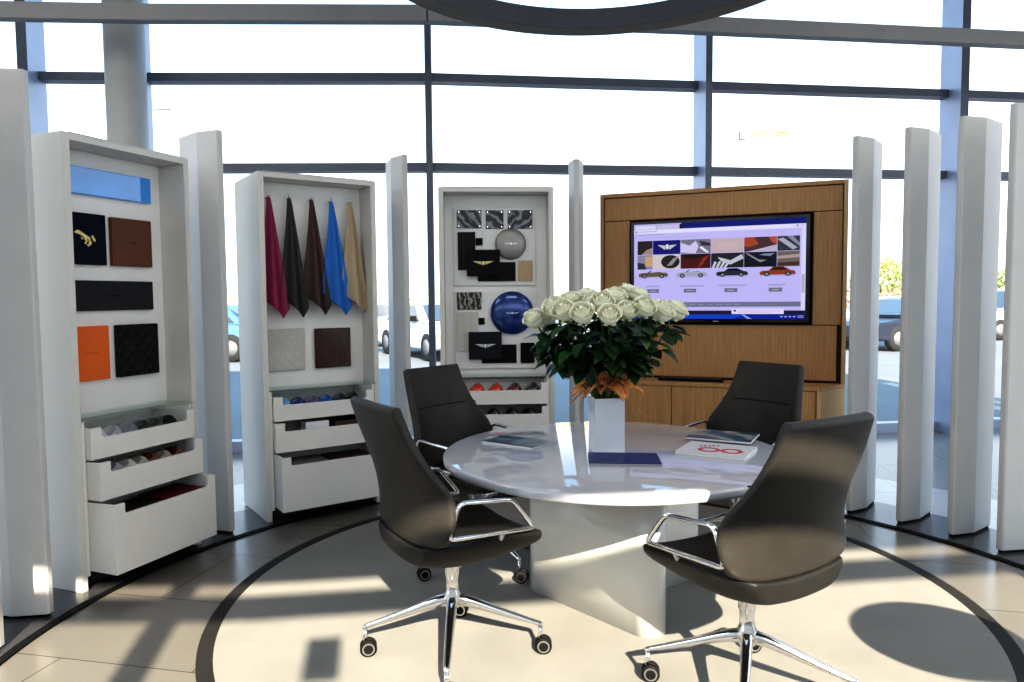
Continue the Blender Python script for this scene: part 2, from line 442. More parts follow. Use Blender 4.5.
# materials for the samples
def quilt(name, col, sc_=34, strength=.6, rough=.5):
    m = mat(name, col, rough, vary=.05, spec=.2); nt = m.node_tree; b = nt.nodes['Principled BSDF']
    tc = nt.nodes.new('ShaderNodeTexCoord'); mp = nt.nodes.new('ShaderNodeMapping'); mp.inputs['Rotation'].default_value = (0, rad(45), 0); mp.inputs['Scale'].default_value = (sc_, sc_, sc_)
    nt.links.new(tc.outputs['Object'], mp.inputs['Vector'])
    sx = nt.nodes.new('ShaderNodeSeparateXYZ'); nt.links.new(mp.outputs['Vector'], sx.inputs[0])
    out = []
    for ax in ('X', 'Z'):
        a = nt.nodes.new('ShaderNodeMath'); a.operation = 'SINE'; nt.links.new(sx.outputs[ax], a.inputs[0])
        c = nt.nodes.new('ShaderNodeMath'); c.operation = 'ABSOLUTE'; nt.links.new(a.outputs[0], c.inputs[0]); out.append(c)
    mn = nt.nodes.new('ShaderNodeMath'); mn.operation = 'MINIMUM'; nt.links.new(out[0].outputs[0], mn.inputs[0]); nt.links.new(out[1].outputs[0], mn.inputs[1])
    bp = nt.nodes.new('ShaderNodeBump'); bp.inputs['Strength'].default_value = strength; bp.inputs['Distance'].default_value = .01
    nt.links.new(mn.outputs[0], bp.inputs['Height']); nt.links.new(bp.outputs['Normal'], b.inputs['Normal'])
    return m
BLUEG = mat('blue_gloss_paint', (.05, .32, .85), .06, vary=.15, vscale=5, coat=1)
NAVYC = mat('dark_navy_cloth', (.012, .014, .028), .75, bump=.3, bscale=300, vary=.1, spec=.12)
BROWNL = mat('saddle_brown_leather', (.135, .048, .022), .5, bump=.3, bscale=250, vary=.12)
BROWND = mat('debossed_brown', (.075, .025, .012), .55, vary=.1)
GREYCL = mat('dark_grey_leather_panel', (.035, .036, .04), .5, bump=.3, bscale=250, vary=.1, spec=.12)
ORANGE = mat('orange_leather', (.78, .16, .022), .5, bump=.25, bscale=250, vary=.06)
ORANGED = mat('debossed_orange', (.55, .10, .015), .55, vary=.06)
BQUILT = quilt('black_quilted_leather', (.014, .014, .018), 60, .8)
GQUILT = quilt('pale_grey_quilted', (.56, .55, .53), 60, .35, .55)
WALNUT = wood('dark_walnut_gloss', (.075, .020, .009), (.016, .005, .003), 'z', .12, 1.2)
GOLD = mat('gold_thread', (.70, .60, .26), .35, .4, vary=.2, vscale=60)
GOLDM = mat('gold_print', (.62, .52, .24), .3, .7, vary=.1)
SILVER = mat('silver_print', (.75, .75, .76), .3, .6, vary=.1)

def pgram(pts, y0, y1, m, name, parent):
    b = MB()
    for p in pts: b.prism(p, y0, y1, 0, 'y')
    return b.build(name, m, parent)
def leaping(t, w, h, th):       # gold embroidered leaping figure
    k = .0011
    P = [[(-62, 28), (-44, 40), (-30, 34), (-8, 20), (14, 10), (22, -2), (12, -6), (-4, 4), (-20, 12), (-38, 20), (-50, 22)],
         [(-16, 10), (-2, 4), (4, -12), (-4, -26), (-14, -22), (-6, -10)],
         [(8, -4), (24, -8), (26, -22), (10, -36), (-2, -30), (12, -20)],
         [(24, 14), (32, 20), (48, -4), (42, -12), (34, -6)],
         [(-30, 8), (-20, 4), (-16, -4), (-26, -2)]]
    pgram([[(x * k - .012, z * k + .0) for x, z in p] for p in P], -th - .0025, -th - .0002, GOLD, 'emblem', t)
def deboss(m, s=1., name='emblem'):
    def f(t, w, h, th):
        k = .0006 * s
        P = [[(-60, 24), (-20, 10), (30, 8), (50, 30), (40, 4), (10, -6), (-30, 6)], [(-20, -4), (0, -10), (10, -26), (-6, -18)], [(20, -4), (34, -8), (30, -24), (22, -14)]]
        pgram([[(x * k, z * k) for x, z in p] for p in P], -th - .0008, -th - .0002, m, name, t)
    return f
def wordline(m, n=7):
    def f(t, w, h, th):
        P = []
        x = -.045
        for i in range(n):
            P.append([(x, -.004), (x + .009, -.004), (x + .009, .004), (x, .004)]); x += .0135
        pgram(P, -th - .0008, -th - .0002, m, 'debossed_line', t)
    return f
def seam(t, w, h, th):
    b = MB(); e = .012
    for x0, x1, z0, z1 in ((-w + e, w - e, h - e - .001, h - e), (-w + e, w - e, -h + e, -h + e + .001), (-w + e, -w + e + .001, -h + e, h - e), (w - e - .001, w - e, -h + e, h - e)):
        b.box(x0, x1, -th - .0008, -th - .0002, z0, z1)
    b.build('stitched_edge', BROWND, t)
def both(*fs):
    def f(*a):
        for g in fs: g(*a)
    return f
D = .188
panel(C1, -.236, .269, 2.0, 2.14, D, .022, BLUEG, 'paint_sample', 'glossy blue long panel at the top of the left cabinet', 'sample')
panel(C1, -.239, -.03, 1.64, 1.905, D, .022, NAVYC, 'cloth_sample', 'black square with a gold embroidered emblem', 'sample', extra=leaping)
panel(C1, .002, .259, 1.64, 1.90, D, .026, BROWNL, 'leather_sample', 'saddle brown leather square beside the gold emblem square', 'sample', extra=both(deboss(BROWND), seam))
panel(C1, -.24, .259, 1.40, 1.558, D, .022, GREYCL, 'leather_sample', 'long dark grey leather panel in the middle of the left cabinet', 'sample', extra=wordline(BLACK))
panel(C1, -.238, -.037, 1.035, 1.32, D, .022, ORANGE, 'leather_sample', 'bright orange leather square, lowest left in its cabinet', 'sample', extra=wordline(ORANGED, 6))
panel(C1, .008, .276, 1.035, 1.32, D, .03, BQUILT, 'leather_sample', 'black quilted square beside the bright orange one', 'sample')
panel(C2, -.322, -.066, .975, 1.254, D, .024, GQUILT, 'leather_sample', 'pale grey quilted square below the hanging hides', 'sample')
panel(C2, .005, .262, .975, 1.25, D, .026, WALNUT, 'wood_sample', 'glossy dark walnut square below the hanging hides', 'sample')

# hanging leather hides
def hide(hx, tip, col, colname, label, back_dark=None):
    m = mat(colname + '_hide_leather', col, .55, bump=.2, bscale=200, vary=.06)
    t = (tip[0] - hx)
    b = MB()
    H = 2.10 - tip[1]
    def fn(u, v):
        # u across, v down
        lx = -.014 - .072 * min(1, v * 1.15) ** 1.1; rx = .012 + (t + .040) * v
        x = lx + (rx - lx) * u
        zend = -(H * (.80 + .20 * max(0, 1 - abs(u - .78) / .78)) if u < .78 else H * (.80 + .20 * max(0, 1 - (u - .78) / .5)))
        z = zend * v
        y = -.006 - .075 * (v ** .6) * (.45 + .55 * math.sin(PI * (.1 + .75 * u))) + .020 * v * math.sin(u * 3 * PI)
        return (x, y, z)
    b.grid(22, 26, fn)
    o = b.build('leather_hide', m, None, C2.W(hx, .152, 2.122), C2.ang, solid=.004, sub=1)
    tag(o, label, 'leather hide', 'leather hides hanging on hooks')
    return o
hide(HK[0], (-.235, 1.30), (.26, .018, .085), 'magenta', 'magenta leather hide hanging from the first hook')
hide(HK[1], (-.105, 1.30), (.028, .027, .027), 'charcoal', 'charcoal leather hide hanging between the magenta and brown hides')
hide(HK[2], (.05, 1.315), (.055, .024, .022), 'brown', 'dark brown leather hide hanging on the middle hook')
hide(HK[3], (.2, 1.31), (.018, .17, .56), 'blue', 'bright blue leather hide hanging on a hook')
hide(HK[4], (.325, 1.325), (.47, .37, .25), 'sand', 'sand beige leather hide hanging on the last hook')

# cabinet with two display boards
BOARD = mat('white_display_board', (.80, .80, .80), .5, vary=.02)
panel(C3, -.315, .302, 1.545, 2.13, D, .018, BOARD, 'display_board', 'upper white board carrying the silver disc', 'board', .002)
panel(C3, -.316, .305, .91, 1.50, D, .018, BOARD, 'display_board', 'lower white board carrying the blue disc', 'board', .002)
D3 = D - .0185
def photo(name, seed, dark=(.03, .033, .038), light=(.30, .31, .33), scale=5):
    m, nt, b = _nodes(name)
    tc = nt.nodes.new('ShaderNodeTexCoord'); mp = nt.nodes.new('ShaderNodeMapping'); mp.inputs['Location'].default_value = (seed, seed * .7, seed * 1.3); mp.inputs['Rotation'].default_value = (0, rad(30 + seed * 40), 0)
    nt.links.new(tc.outputs['Object'], mp.inputs['Vector'])
    w = nt.nodes.new('ShaderNodeTexWave'); w.inputs['Scale'].default_value = scale; w.inputs['Distortion'].default_value = 9; w.inputs['Detail'].default_value = 6; w.inputs['Detail Scale'].default_value = 2.2
    nt.links.new(mp.outputs['Vector'], w.inputs['Vector'])
    r = nt.nodes.new('ShaderNodeValToRGB'); r.color_ramp.elements[0].color = (*dark, 1); r.color_ramp.elements[1].color = (*light, 1); r.color_ramp.elements[0].position = .35
    nt.links.new(w.outputs['Fac'], r.inputs['Fac']); nt.links.new(r.outputs['Color'], b.inputs['Base Color']); b.inputs['Roughness'].default_value = .3
    return m
def pegs(t, w, h, th):
    for x in (-w + .014, w - .014):
        for z in (-h + .014, h - .014): b = MB(); b.lathe([(.005, 0), (.005, .006)], 10, (x, -th, z), 0, True, Matrix.Rotation(PI / 2, 3, 'X')); b.build('peg', CHROME, t)
panel(C3, -.292, -.106, 1.977, 2.112, D3, .008, photo('grey_photo_print', .2), 'photo_tile', 'grey photo tile at the top left of the upper board', 'photo', .001, pegs, 'grey photo tiles')
panel(C3, -.074, .06, 1.972, 2.111, D3, .008, photo('grey_photo_print_b', 1.4), 'photo_tile', 'grey photo tile in the middle of the top row', 'photo', .001, pegs, 'grey photo tiles')
panel(C3, .092, .28, 1.972, 2.111, D3, .008, photo('grey_photo_print_c', 2.7), 'photo_tile', 'grey photo tile above the silver disc', 'photo', .001, pegs, 'grey photo tiles')
panel(C3, -.30, -.113, 1.362, 1.50 - .006, D3, .008, photo('sepia_photo_print', 3.9, (.02, .02, .018), (.40, .39, .34), 9), 'photo_tile', 'dark photo tile at the top left of the lower board', 'photo', .001, None)
def slats(col, gap, name):
    def f(t, w, h, th):
        b = MB(); n = 3
        for i in range(1, n): x = -w + 2 * w * i / n; b.box(x - .001, x + .001, -th - .0006, -th - .0001, -h, h)
        b.build('groove', mat(name, gap, .6), t)
    return f
GB = mat('gloss_black_veneer', (.012, .011, .012), .18, vary=.1, spec=.12)
panel(C3, -.287, -.155, 1.662, 1.948, D3, .012, GB, 'veneer_strip', 'tall black veneer strip on the upper board', 'sample', .002, slats(0, (.06, .03, .05), 'dark_groove'))
panel(C3, -.152, -.10, 1.849, 1.902, D3, .010, BLACK, 'black_chip', 'small black chip beside the tall black strip', 'sample', .001)
def wings(m):
    def f(t, w, h, th):
        P = [[(.011 * math.cos(a * PI / 8), .013 * math.sin(a * PI / 8)) for a in range(16)]]
        for sgn in (-1, 1):
            for i in range(5):
                z = .011 - i * .0055; L = .078 - i * .0135
                q = [(sgn * .013, z), (sgn * L, z + .002), (sgn * (L - .008), z - .0032), (sgn * .013, z - .0035)]
                P.append(q if sgn > 0 else q[::-1])
        P.append([(-.006, -.014), (.006, -.014), (0, -.022)])
        pgram(P, -th - .0016, -th - .0002, m, 'winged_emblem', t)
    return f
PRES = mat('black_presentation_box', (.012, .012, .016), .45, vary=.1, spec=.12, bump=.15, bscale=260)
PRES2 = mat('slate_presentation_box', (.022, .024, .034), .45, vary=.1, spec=.12, bump=.15, bscale=260)
panel(C3, -.139, .148, 1.576, 1.72, D3, .012, GB, 'veneer_strip', 'wide black strip behind the gold emblem box', 'sample', .002)
panel(C3, -.221, .027, 1.615, 1.812, D3 - .0135, .035, PRES, 'presentation_box', 'black box with a gold winged emblem', 'box', .003, wings(GOLDM))
panel(C3, .168, .278, 1.575, 1.731, D3, .010, wood('pale_burr_veneer', (.52, .40, .24), (.44, .32, .18), 'z', .3), 'veneer_chip', 'pale tan wood chip at the lower right of the upper board', 'sample', .002)
panel(C3, -.302, -.139, 1.047, 1.345, D3, .012, mat('pale_stone_veneer', (.56, .55, .51), .35, vary=.04), 'veneer_strip', 'tall pale beige strip on the lower board', 'sample', .002, slats(0, (.36, .35, .32), 'pale_groove'))
panel(C3, -.136, -.091, 1.248, 1.298, D3, .010, BLACK, 'black_chip', 'small black chip left of the blue disc', 'sample', .001)
panel(C3, -.116, .150, .951, 1.092, D3, .012, GB, 'veneer_strip', 'wide black strip behind the silver emblem box', 'sample', .002)
panel(C3, -.213, .036, .985, 1.192, D3 - .0135, .035, PRES2, 'presentation_box', 'slate black box with a silver winged emblem', 'box', .003, wings(SILVER))
panel(C3, .182, .289, .949, 1.104, D3, .012, GB, 'veneer_chip', 'black upright chip at the lower right of the lower board', 'sample', .002)
def disc(x, z, r, m, label, em, d=D3, hh=.055):
    t = thing('paint_disc', label, 'disc', C3.W(x, d - .001, z), C3.ang)
    b = MB(); k = 10
    prof = [(r * math.cos(i / k * PI / 2) if i < k else 1e-7, .012 + hh * math.sin(i / k * PI / 2)) for i in range(k + 1)]
    b.lathe([(r, 0)] + prof, 48, (0, 0, 0), 0, True, Matrix.Rotation(PI / 2, 3, 'X'))
    b.build('dome', m, t)
    if em:
        P = [[(-.05, .006), (-.012, .002), (-.012, -.004), (-.042, -.001)], [(.05, .006), (.012, .002), (.012, -.004), (.042, -.001)], [(-.008, -.007), (.008, -.007), (.008, .008), (-.008, .008)]]
        pgram(P, -hh - .0150, -hh - .0105, SILVER, 'emblem', t)
disc(.112, 1.856, .118, mat('silver_metallic_paint', (.36, .35, .345), .45, .6, vary=.05, coat=.15), 'silver domed paint disc on the upper board', True, D3, .035)
disc(.119, 1.334, .165, mat('blue_metallic_paint', (.016, .055, .24), .22, .45, vary=.2, vscale=9, coat=1), 'large metallic blue domed paint disc on the lower board', True, D3, .045)

# painted sample shells and swatches lying in the drawers
def shell(F, x, y, z, col, label, grp, s=1., metal=.5):
    b = MB(); k = 8
    def fn(u, v):
        a = u * 2 * PI; ph = v * PI / 2
        rx = .050 * s; ry = .072 * s
        return (rx * math.cos(a) * math.cos(ph), ry * math.sin(a) * math.cos(ph) * (1 + .25 * math.sin(a)), .060 * s * math.sin(ph) * (1 + .15 * math.cos(a)))
    b.grid(20, 7, fn)
    m = mat('shell_paint_%s' % label.replace(' ', '_')[:40], col, .15, metal, vary=.08, coat=1)
    o = b.build('paint_shell', m, None, F.W(x, y, z), F.ang + rad(10 * math.sin(x * 90)), rot=None, solid=.003)
    o.rotation_euler = (rad(14), 0, F.ang + rad(8 * math.sin(x * 90)))
    tag(o, label, 'paint sample', grp)
top_ = [(-.225, (.78, .8, .84), 'white paint shell'), (-.135, (.52, .53, .6), 'silver lilac paint shell'), (-.04, (.30, .31, .38), 'steel grey paint shell'), (.05, (.035, .035, .05), 'blue black paint shell'), (.13, (.06, .065, .06), 'dark graphite paint shell'), (.22, (.02, .02, .022), 'black paint shell')]
for x, c, n in top_: shell(C1, x, .06, .732, c, n + ' in the top drawer of the left cabinet', 'paint shells in the left cabinet top drawer', 1.05)
mid_ = [(-.20, (.4, .4, .44), 'silver grey paint shell'), (-.12, (.62, .6, .54), 'champagne paint shell'), (-.045, (.46, .46, .42), 'pewter paint shell'), (.03, (.20, .07, .045), 'russet paint shell'), (.11, (.45, .38, .26), 'gold paint shell'), (.20, (.16, .06, .05), 'maroon paint shell')]
for x, c, n in mid_: shell(C1, x, -.01, .552, c, n + ' in the middle drawer of the left cabinet', 'paint shells in the left cabinet middle drawer', 1.15)
for x, c, n in [(-.26, (.22, .5, .9), 'sky blue paint shell'), (-.165, (.02, .05, .26), 'navy paint shell'), (-.065, (.16, .12, .22), 'plum paint shell'), (.03, (.03, .12, .5), 'royal blue paint shell'), (.125, (.012, .014, .05), 'midnight paint shell'), (.22, (.02, .016, .02), 'near black paint shell')]:
    shell(C2, x, .06, .732, c, n + ' in the drawer below the hides', 'paint shells below the hides', 1.1)
for x, c, n in [(-.16, (.62, .03, .015), 'bright red paint shell'), (-.02, (.58, .045, .015), 'scarlet paint shell'), (.12, (.09, .012, .012), 'dark wine paint shell'), (.26, (.05, .02, .03), 'dark plum paint shell')]:
    shell(C3, x, .03, .732, c, n + ' in the drawer below the two discs', 'paint shells below the two discs', 1.25, .2)
for x, c, n in [(-.19, (.5, .42, .10), 'mustard paint shell'), (-.04, (.05, .05, .05), 'charcoal paint shell'), (.10, (.06, .04, .03), 'umber paint shell'), (.23, (.03, .03, .03), 'jet black paint shell')]:
    shell(C3, x, -.03, .552, c, n + ' in the second drawer below the two discs', 'paint shells in the second drawer below the discs', 1.2, .2)
def swatch(F, x0, x1, y0, y1, z, h, m, label, cat='swatch', name='swatch_book', tilt=0):
    b = MB(); b.box(-(x1 - x0) / 2, (x1 - x0) / 2, -(y1 - y0) / 2, (y1 - y0) / 2, 0, h)
    o = b.build(name, m, None, F.W((x0 + x1) / 2, (y0 + y1) / 2, z), F.ang, bevel=.003); tag(o, label, cat)
    return o
swatch(C1, -.27, .0, -.16, .07, .105, .28, mat('dark_brown_swatch', (.03, .02, .016), .5, vary=.1), 'stack of dark brown swatches in the bottom left drawer')
swatch(C1, .02, .28, -.16, .07, .105, .29, mat('dark_red_swatch', (.12, .012, .016), .5, vary=.1), 'stack of dark red swatches beside the dark brown stack')
swatch(C2, -.13, .03, .0, .11, .552, .085, mat('white_booklet_paper', (.82, .83, .86), .5, vary=.03), 'white booklet in the middle drawer below the hides', 'booklet', 'booklet')
swatch(C2, .07, .28, .0, .2, .552, .07, mat('brown_swatch', (.07, .03, .02), .5, vary=.1), 'brown swatch stack in the middle drawer below the hides')
swatch(C2, -.28, -.02, -.12, .1, .105, .29, mat('grey_swatch', (.16, .16, .165), .6, vary=.2, vscale=40), 'grey swatch stack in the bottom drawer below the hides')
swatch(C2, .0, .28, -.12, .1, .105, .29, mat('umber_swatch', (.05, .03, .022), .5, vary=.2, vscale=40), 'umber swatch stack in the bottom drawer below the hides')

# ------------------------------------------------------------------ oak screen wall
def oak_wall():
    F = TVF; w = F.w / 2; h = 2.26 - PZ
    t = thing('oak_media_wall', 'oak panelled wall unit holding the large screen', 'wall unit', (F.c[0], F.c[1], PZ), F.ang)
    m = MB(); m.box(-w, -w + .028, 0, .36, 0, h); m.box(-w + .028, w - .028, 0, .36, h - .028, h); m.box(-w + .028, w - .028, .30, .36, 0, h - .028)
    m.build('frame', OAK, t, bevel=.002)
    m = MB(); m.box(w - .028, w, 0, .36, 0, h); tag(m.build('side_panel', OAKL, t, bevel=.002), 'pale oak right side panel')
    def p(n, x0, x1, z0, z1): 
        b = MB(); b.box(x0, x1, .012, .03, z0 - PZ, z1 - PZ); b.build(n, OAK, t, bevel=.002)
    zi = 2.26 - .034
    p('panel', -w + .034, w - .034, 2.05, zi)
    p('panel', -w + .034, -.662, 1.236, 2.044); p('panel', .676, w - .034, 1.236, 2.044)
    p('panel', -w + .034, w - .06, .83, 1.23)
    b = MB(); b.box(-.66, .672, .02, .03, 1.238 - PZ, 2.04 - PZ); b.build('screen_niche', BLACK, t)
    b = MB(); b.box(-w + .03, w - .03, .032, .04, .01, h - .03); tag(b.build('shadow_gap', mat('dark_oak_gap', (.05, .026, .012), .7), t), 'dark gaps between the panels')
    # console below
    zc = .815 - PZ
    poly = [(-.735, -.27), (.735, -.27), (w - .0, -.002), (-w + .0, -.002)]
    c = MB(); c.prism(poly, zc - .028, zc); cn = c.build('console_top', OAK, t, bevel=.002)
    k = MB(); k.prism([(-.733, -.25), (.71, -.25), (.71, -.002), (-w + .002, -.002)], .05, zc - .029); k.build('console_body', OAK, t)
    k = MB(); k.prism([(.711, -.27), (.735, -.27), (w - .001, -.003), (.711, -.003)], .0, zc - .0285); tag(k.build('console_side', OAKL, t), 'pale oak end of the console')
    for x0, x1 in ((-.73, -.285), (-.278, .20), (.207, .70)):
        k = MB(); k.box(x0, x1, -.268, -.251, .06, zc - .033); k.build('door', OAK, t, bevel=.0015)
    k = MB(); k.prism([(-.7, -.22), (.70, -.22), (.70, -.004), (-.85, -.004)], 0, .049); k.build('plinth', BLACK, t)
oak_wall()
b = MB(); b.box(-.235, .235, -.05, .05, 0, .018); b.box(-.225, .225, -.035, .045, .018, .022, 1)
sb = b.build('slim_keyboard', [BLACK, mat('dark_key_field', (.03, .03, .032), .5)], None, TVF.W(-.16, -.15, .8165), TVF.ang, bevel=.002)
tag(sb, 'slim black keyboard lying on the oak console', 'keyboard')

# the screen
def screen():
    F = TVF; x0, x1, z0, z1 = -.645, .655, 1.25, 2.03; cx, cz = (x0 + x1) / 2, (z0 + z1) / 2; w, h = (x1 - x0) / 2, (z1 - z0) / 2
    t = thing('wall_screen', 'large flat screen showing a web page with four cars', 'screen', F.W(cx, .008, cz), F.ang)
    b = MB(); b.box(-w, w, -.04, .0, -h, h); b.build('casing', mat('gloss_black_bezel', (.008, .008, .01), .15), t, bevel=.004)
    cols = {}
    names = []; mats_ = []
    def M(c, s=.56):
        k = (round(c[0], 3), round(c[1], 3), round(c[2], 3))
        if k not in cols: cols[k] = len(mats_); mats_.append(emit('screen_colour_%d' % len(mats_), c, s))
        return cols[k]
    S = MB(); layer = [0]
    def quad(u0, u1, v0, v1, c): poly([(u0, v0), (u1, v0), (u1, v1), (u0, v1)], c)
    def poly(p, c):
        y = -.0405 - layer[0] * .00005
        S.add([(-w + 2 * w * u, y, h - 2 * h * v) for u, v in p], [tuple(range(len(p)))], M(c))
        layer[0] += 1
    LAV = (.58, .54, .95)
    quad(.022, .978, .03, .965, LAV)
    quad(.30, .978, .03, .085, (.01, .02, .22)); quad(.022, .30, .035, .085, (.52, .50, .72))
    quad(.03, .15, .045, .08, (.72, .70, .95)); quad(.16, .29, .045, .08, (.60, .58, .84)); quad(.29, .31, .04, .085, (.02, .02, .04))
    quad(.022, .978, .085, .125, (.74, .72, .97)); quad(.06, .9, .092, .118, (.80, .79, 1.0)); quad(.03, .04, .098, .112, (.25, .25, .35)); quad(.05, .2, .13, .14, (.45, .43, .66))
    for u in (.93, .955): quad(u, u + .008, .095, .115, (.3, .3, .4))
    quad(.045, .055, .105, .108, (.3, .3, .4)); quad(.06, .16, .10, .108, (.45, .44, .6))
    quad(.022, .978, .148, .150, (.5, .48, .7))
    quad(.08, .40, .162, .17, (.5, .48, .72))
    cu = [.042, .134, .297, .470, .652, .829, .948]
    r1 = (.195, .33); r2 = (.335, .475)
    def tile(i, r, c): quad(cu[i] + .0015, cu[i + 1] - .0015, r[0], r[1], c)
    def tp(i, r, pts, c):
        a, b2 = cu[i] + .0015, cu[i + 1] - .0015
        poly([(a + (b2 - a) * u, r[0] + (r[1] - r[0]) * v) for u, v in pts], c)
    # row one
    tile(0, r1, (.035, .028, .035)); tp(0, r1, [(.25, 1), (.6, .65), (1, .5), (1, 1)], (.42, .30, .27))
    tile(1, r1, (.012, .014, .20))
    for sg in (-1, 1):
        for k in range(3):
            L = .34 - k * .08; z = .36 + k * .11
            tp(1, r1, [(.52 + sg * .07, z), (.52 + sg * L, z - .05), (.52 + sg * (L - .05), z + .06), (.52 + sg * .07, z + .1)], (.62, .62, .70))
    tp(1, r1, [(.52 + .06 * math.cos(a * PI / 6), .46 + .2 * math.sin(a * PI / 6)) for a in range(12)], (.75, .75, .8))
    tile(2, r1, (.24, .23, .30)); tp(2, r1, [(0, .2), (.3, .45), (.5, .1), (.6, .5), (.5, 1), (0, .9)], (.66, .63, .85)); tp(2, r1, [(.62, .1), (1, .3), (1, .5), (.7, .45)], (.05, .05, .07)); tp(2, r1, [(.7, .5), (.95, .95), (.85, .95), (.62, .6)], (.85, .85, .95))
    tile(3, r1, (.60, .47, .52)); tp(3, r1, [(.2, .3), (.8, .3), (.8, .75), (.2, .75)], (.62, .50, .54))
    tile(4, r1, (.10, .05, .06)); tp(4, r1, [(0, 0), (.3, 0), (.45, .5), (.1, .7), (0, .6)], (.42, .09, .03)); tp(4, r1, [(.75, .0), (1, 0), (1, .5), (.85, .4)], (.5, .12, .05)); tp(4, r1, [(.1, 1), (.5, .8), (1, .55), (1, 1)], (.55, .5, .62))
    tile(5, r1, (.06, .06, .09)); tp(5, r1, [(0, .2), (.25, .1), (.9, .8), (.7, .95)], (.46, .46, .58)); tp(5, r1, [(.4, 0), (.7, 0), (1, .5), (1, .75)], (.3, .3, .4))
    # row two
    tile(0, r2, (.30, .30, .42)); tp(0, r2, [(.5, .1), (1, .1), (1, .8), (.55, .8)], (.62, .42, .22)); tp(0, r2, [(0, .5), (.45, .6), (.6, 1), (0, 1)], (.05, .05, .07))
    tile(1, r2, (.68, .60, .62)); tp(1, r2, [(.3 + .38 * (1 + math.cos(a * PI / 8)) * .9, .5 + .47 * math.sin(a * PI / 8)) for a in range(16)], (.03, .035, .03)); tp(1, r2, [(.5, .8), (.75, .25), (.95, .15), (.7, .75)], (.35, .33, .34))
    tile(2, r2, (.10, .016, .014)); tp(2, r2, [(.55, 1), (.75, .3), (.95, .1), (.72, .8)], (.32, .05, .03)); tp(2, r2, [(0, 0), (1, 0), (.6, .3), (.2, .4)], (.035, .01, .012))
    tile(3, r2, (.03, .03, .04))
    for k in range(4): tp(3, r2, [(.02 + k * .12, 1), (.1 + k * .14, .55), (.18 + k * .14, .6), (.1 + k * .12, 1)], (.62, .62, .72))
    tp(3, r2, [(.2, .25), (.6, .5), (.95, .1), (1, .4), (.6, .8), (.3, .55)], (.58, .58, .68))
    tile(4, r2, (.015, .015, .03)); tp(4, r2, [(.05, .1), (.5, .7), (.7, .55), (.45, .5), (.1, .05)], (.32, .32, .42)); tp(4, r2, [(.45, .2), (.8, .3), (.95, .1), (.6, .12)], (.25, .3, .45))
    tile(5, r2, (.22, .16, .15)); tp(5, r2, [(0, .3), (1, .2), (1, .42), (0, .5)], (.45, .38, .38)); tp(5, r2, [(0, .75), (1, .7), (1, .95), (0, .95)], (.08, .05, .05))
    # four cars seen from the side
    def car(u, wd, body, dark, roofk, suv=False):
        y0, y1 = .478, .562; H_ = y1 - y0
        P = lambda pts, c: poly([(u + wd * a, y0 + H_ * b2) for a, b2 in pts], c)
        P([(.0, .93), (1, .93), (.96, 1.0), (.04, 1.0)], (.45, .42, .66))
        P([(.0, .55), (.08, .42), (.3, .36), (.75, .34), (.95, .42), (1, .6), (.99, .85), (.02, .88)], body)
        if roofk: P([(.26, .38), (.38, .06 if not suv else -.05), (.66, .05 if not suv else -.05), (.86, .36)], body); P([(.31, .36), (.40, .13 if not suv else .02), (.64, .12 if not suv else .02), (.78, .35)], dark)
        else: P([(.30, .38), (.42, .12), (.45, .14), (.36, .38)], dark); P([(.45, .36), (.7, .30), (.78, .36)], dark)
        for a in (.2, .79):
            P([(a + .085 * math.cos(q * PI / 6), .78 + .24 * math.sin(q * PI / 6)) for q in range(12)], (.02, .02, .025))
            P([(a + .05 * math.cos(q * PI / 6), .78 + .14 * math.sin(q * PI / 6)) for q in range(12)], (.30, .30, .36))
    car(.05, .175, (.17, .14, .07), (.03, .03, .035), False)
    car(.272, .178, (.44, .44, .56), (.10, .10, .14), False)
    car(.50, .175, (.04, .04, .07), (.012, .012, .02), True)
    car(.737, .19, (.32, .075, .02), (.05, .02, .02), True, True)
    for u, n_ in ((.095, .075), (.297, .13), (.515, .145), (.785, .085)):
        x = u
        while x < u + n_: quad(x, x + .006, .637, .652, (.40, .36, .52)); x += .009
    for u in (.102, .318, .548, .788): quad(u, u + .07, .672, .708, (.20, .20, .29)); quad(u + .015, u + .055, .686, .695, (.46, .46, .58))
    quad(.022, .955, .803, .848, (.21, .23, .34)); quad(.955, .978, .10, .90, (.74, .72, .97)); quad(.958, .974, .55, .72, (.5, .5, .62))
    for k in range(7): quad(.30 + k * .05, .335 + k * .05, .82, .828, (.36, .38, .5))
    quad(.022, .978, .885, .922, (.025, .025, .05)); quad(.588, .868, .868, .918, (.78, .76, .98)); quad(.60, .612, .878, .895, (.05, .05, .2)); quad(.625, .85, .885, .890, (.5, .5, .7)); quad(.625, .80, .898, .903, (.5, .5, .7))
    quad(.022, .978, .922, .965, (.008, .03, .38)); poly([(.2, .922), (.66, .922), (.60, .965), (.1, .965)], (.015, .09, .62)); poly([(.64, .922), (.655, .922), (.70, .965), (.675, .965)], (.30, .42, .9))
    for k in range(4): quad(.85 + k * .022, .862 + k * .022, .936, .948, (.5, .5, .65))
    quad(.94, .97, .932, .938, (.5, .5, .65)); quad(.94, .97, .945, .951, (.5, .5, .65))
    S.build('display', mats_, t)
    b = MB(); b.box(-.02, .02, -.0412, -.0403, -h + .006, -h + .012); tag(b.build('badge', STEEL, t), 'small pale badge under the picture')
screen()

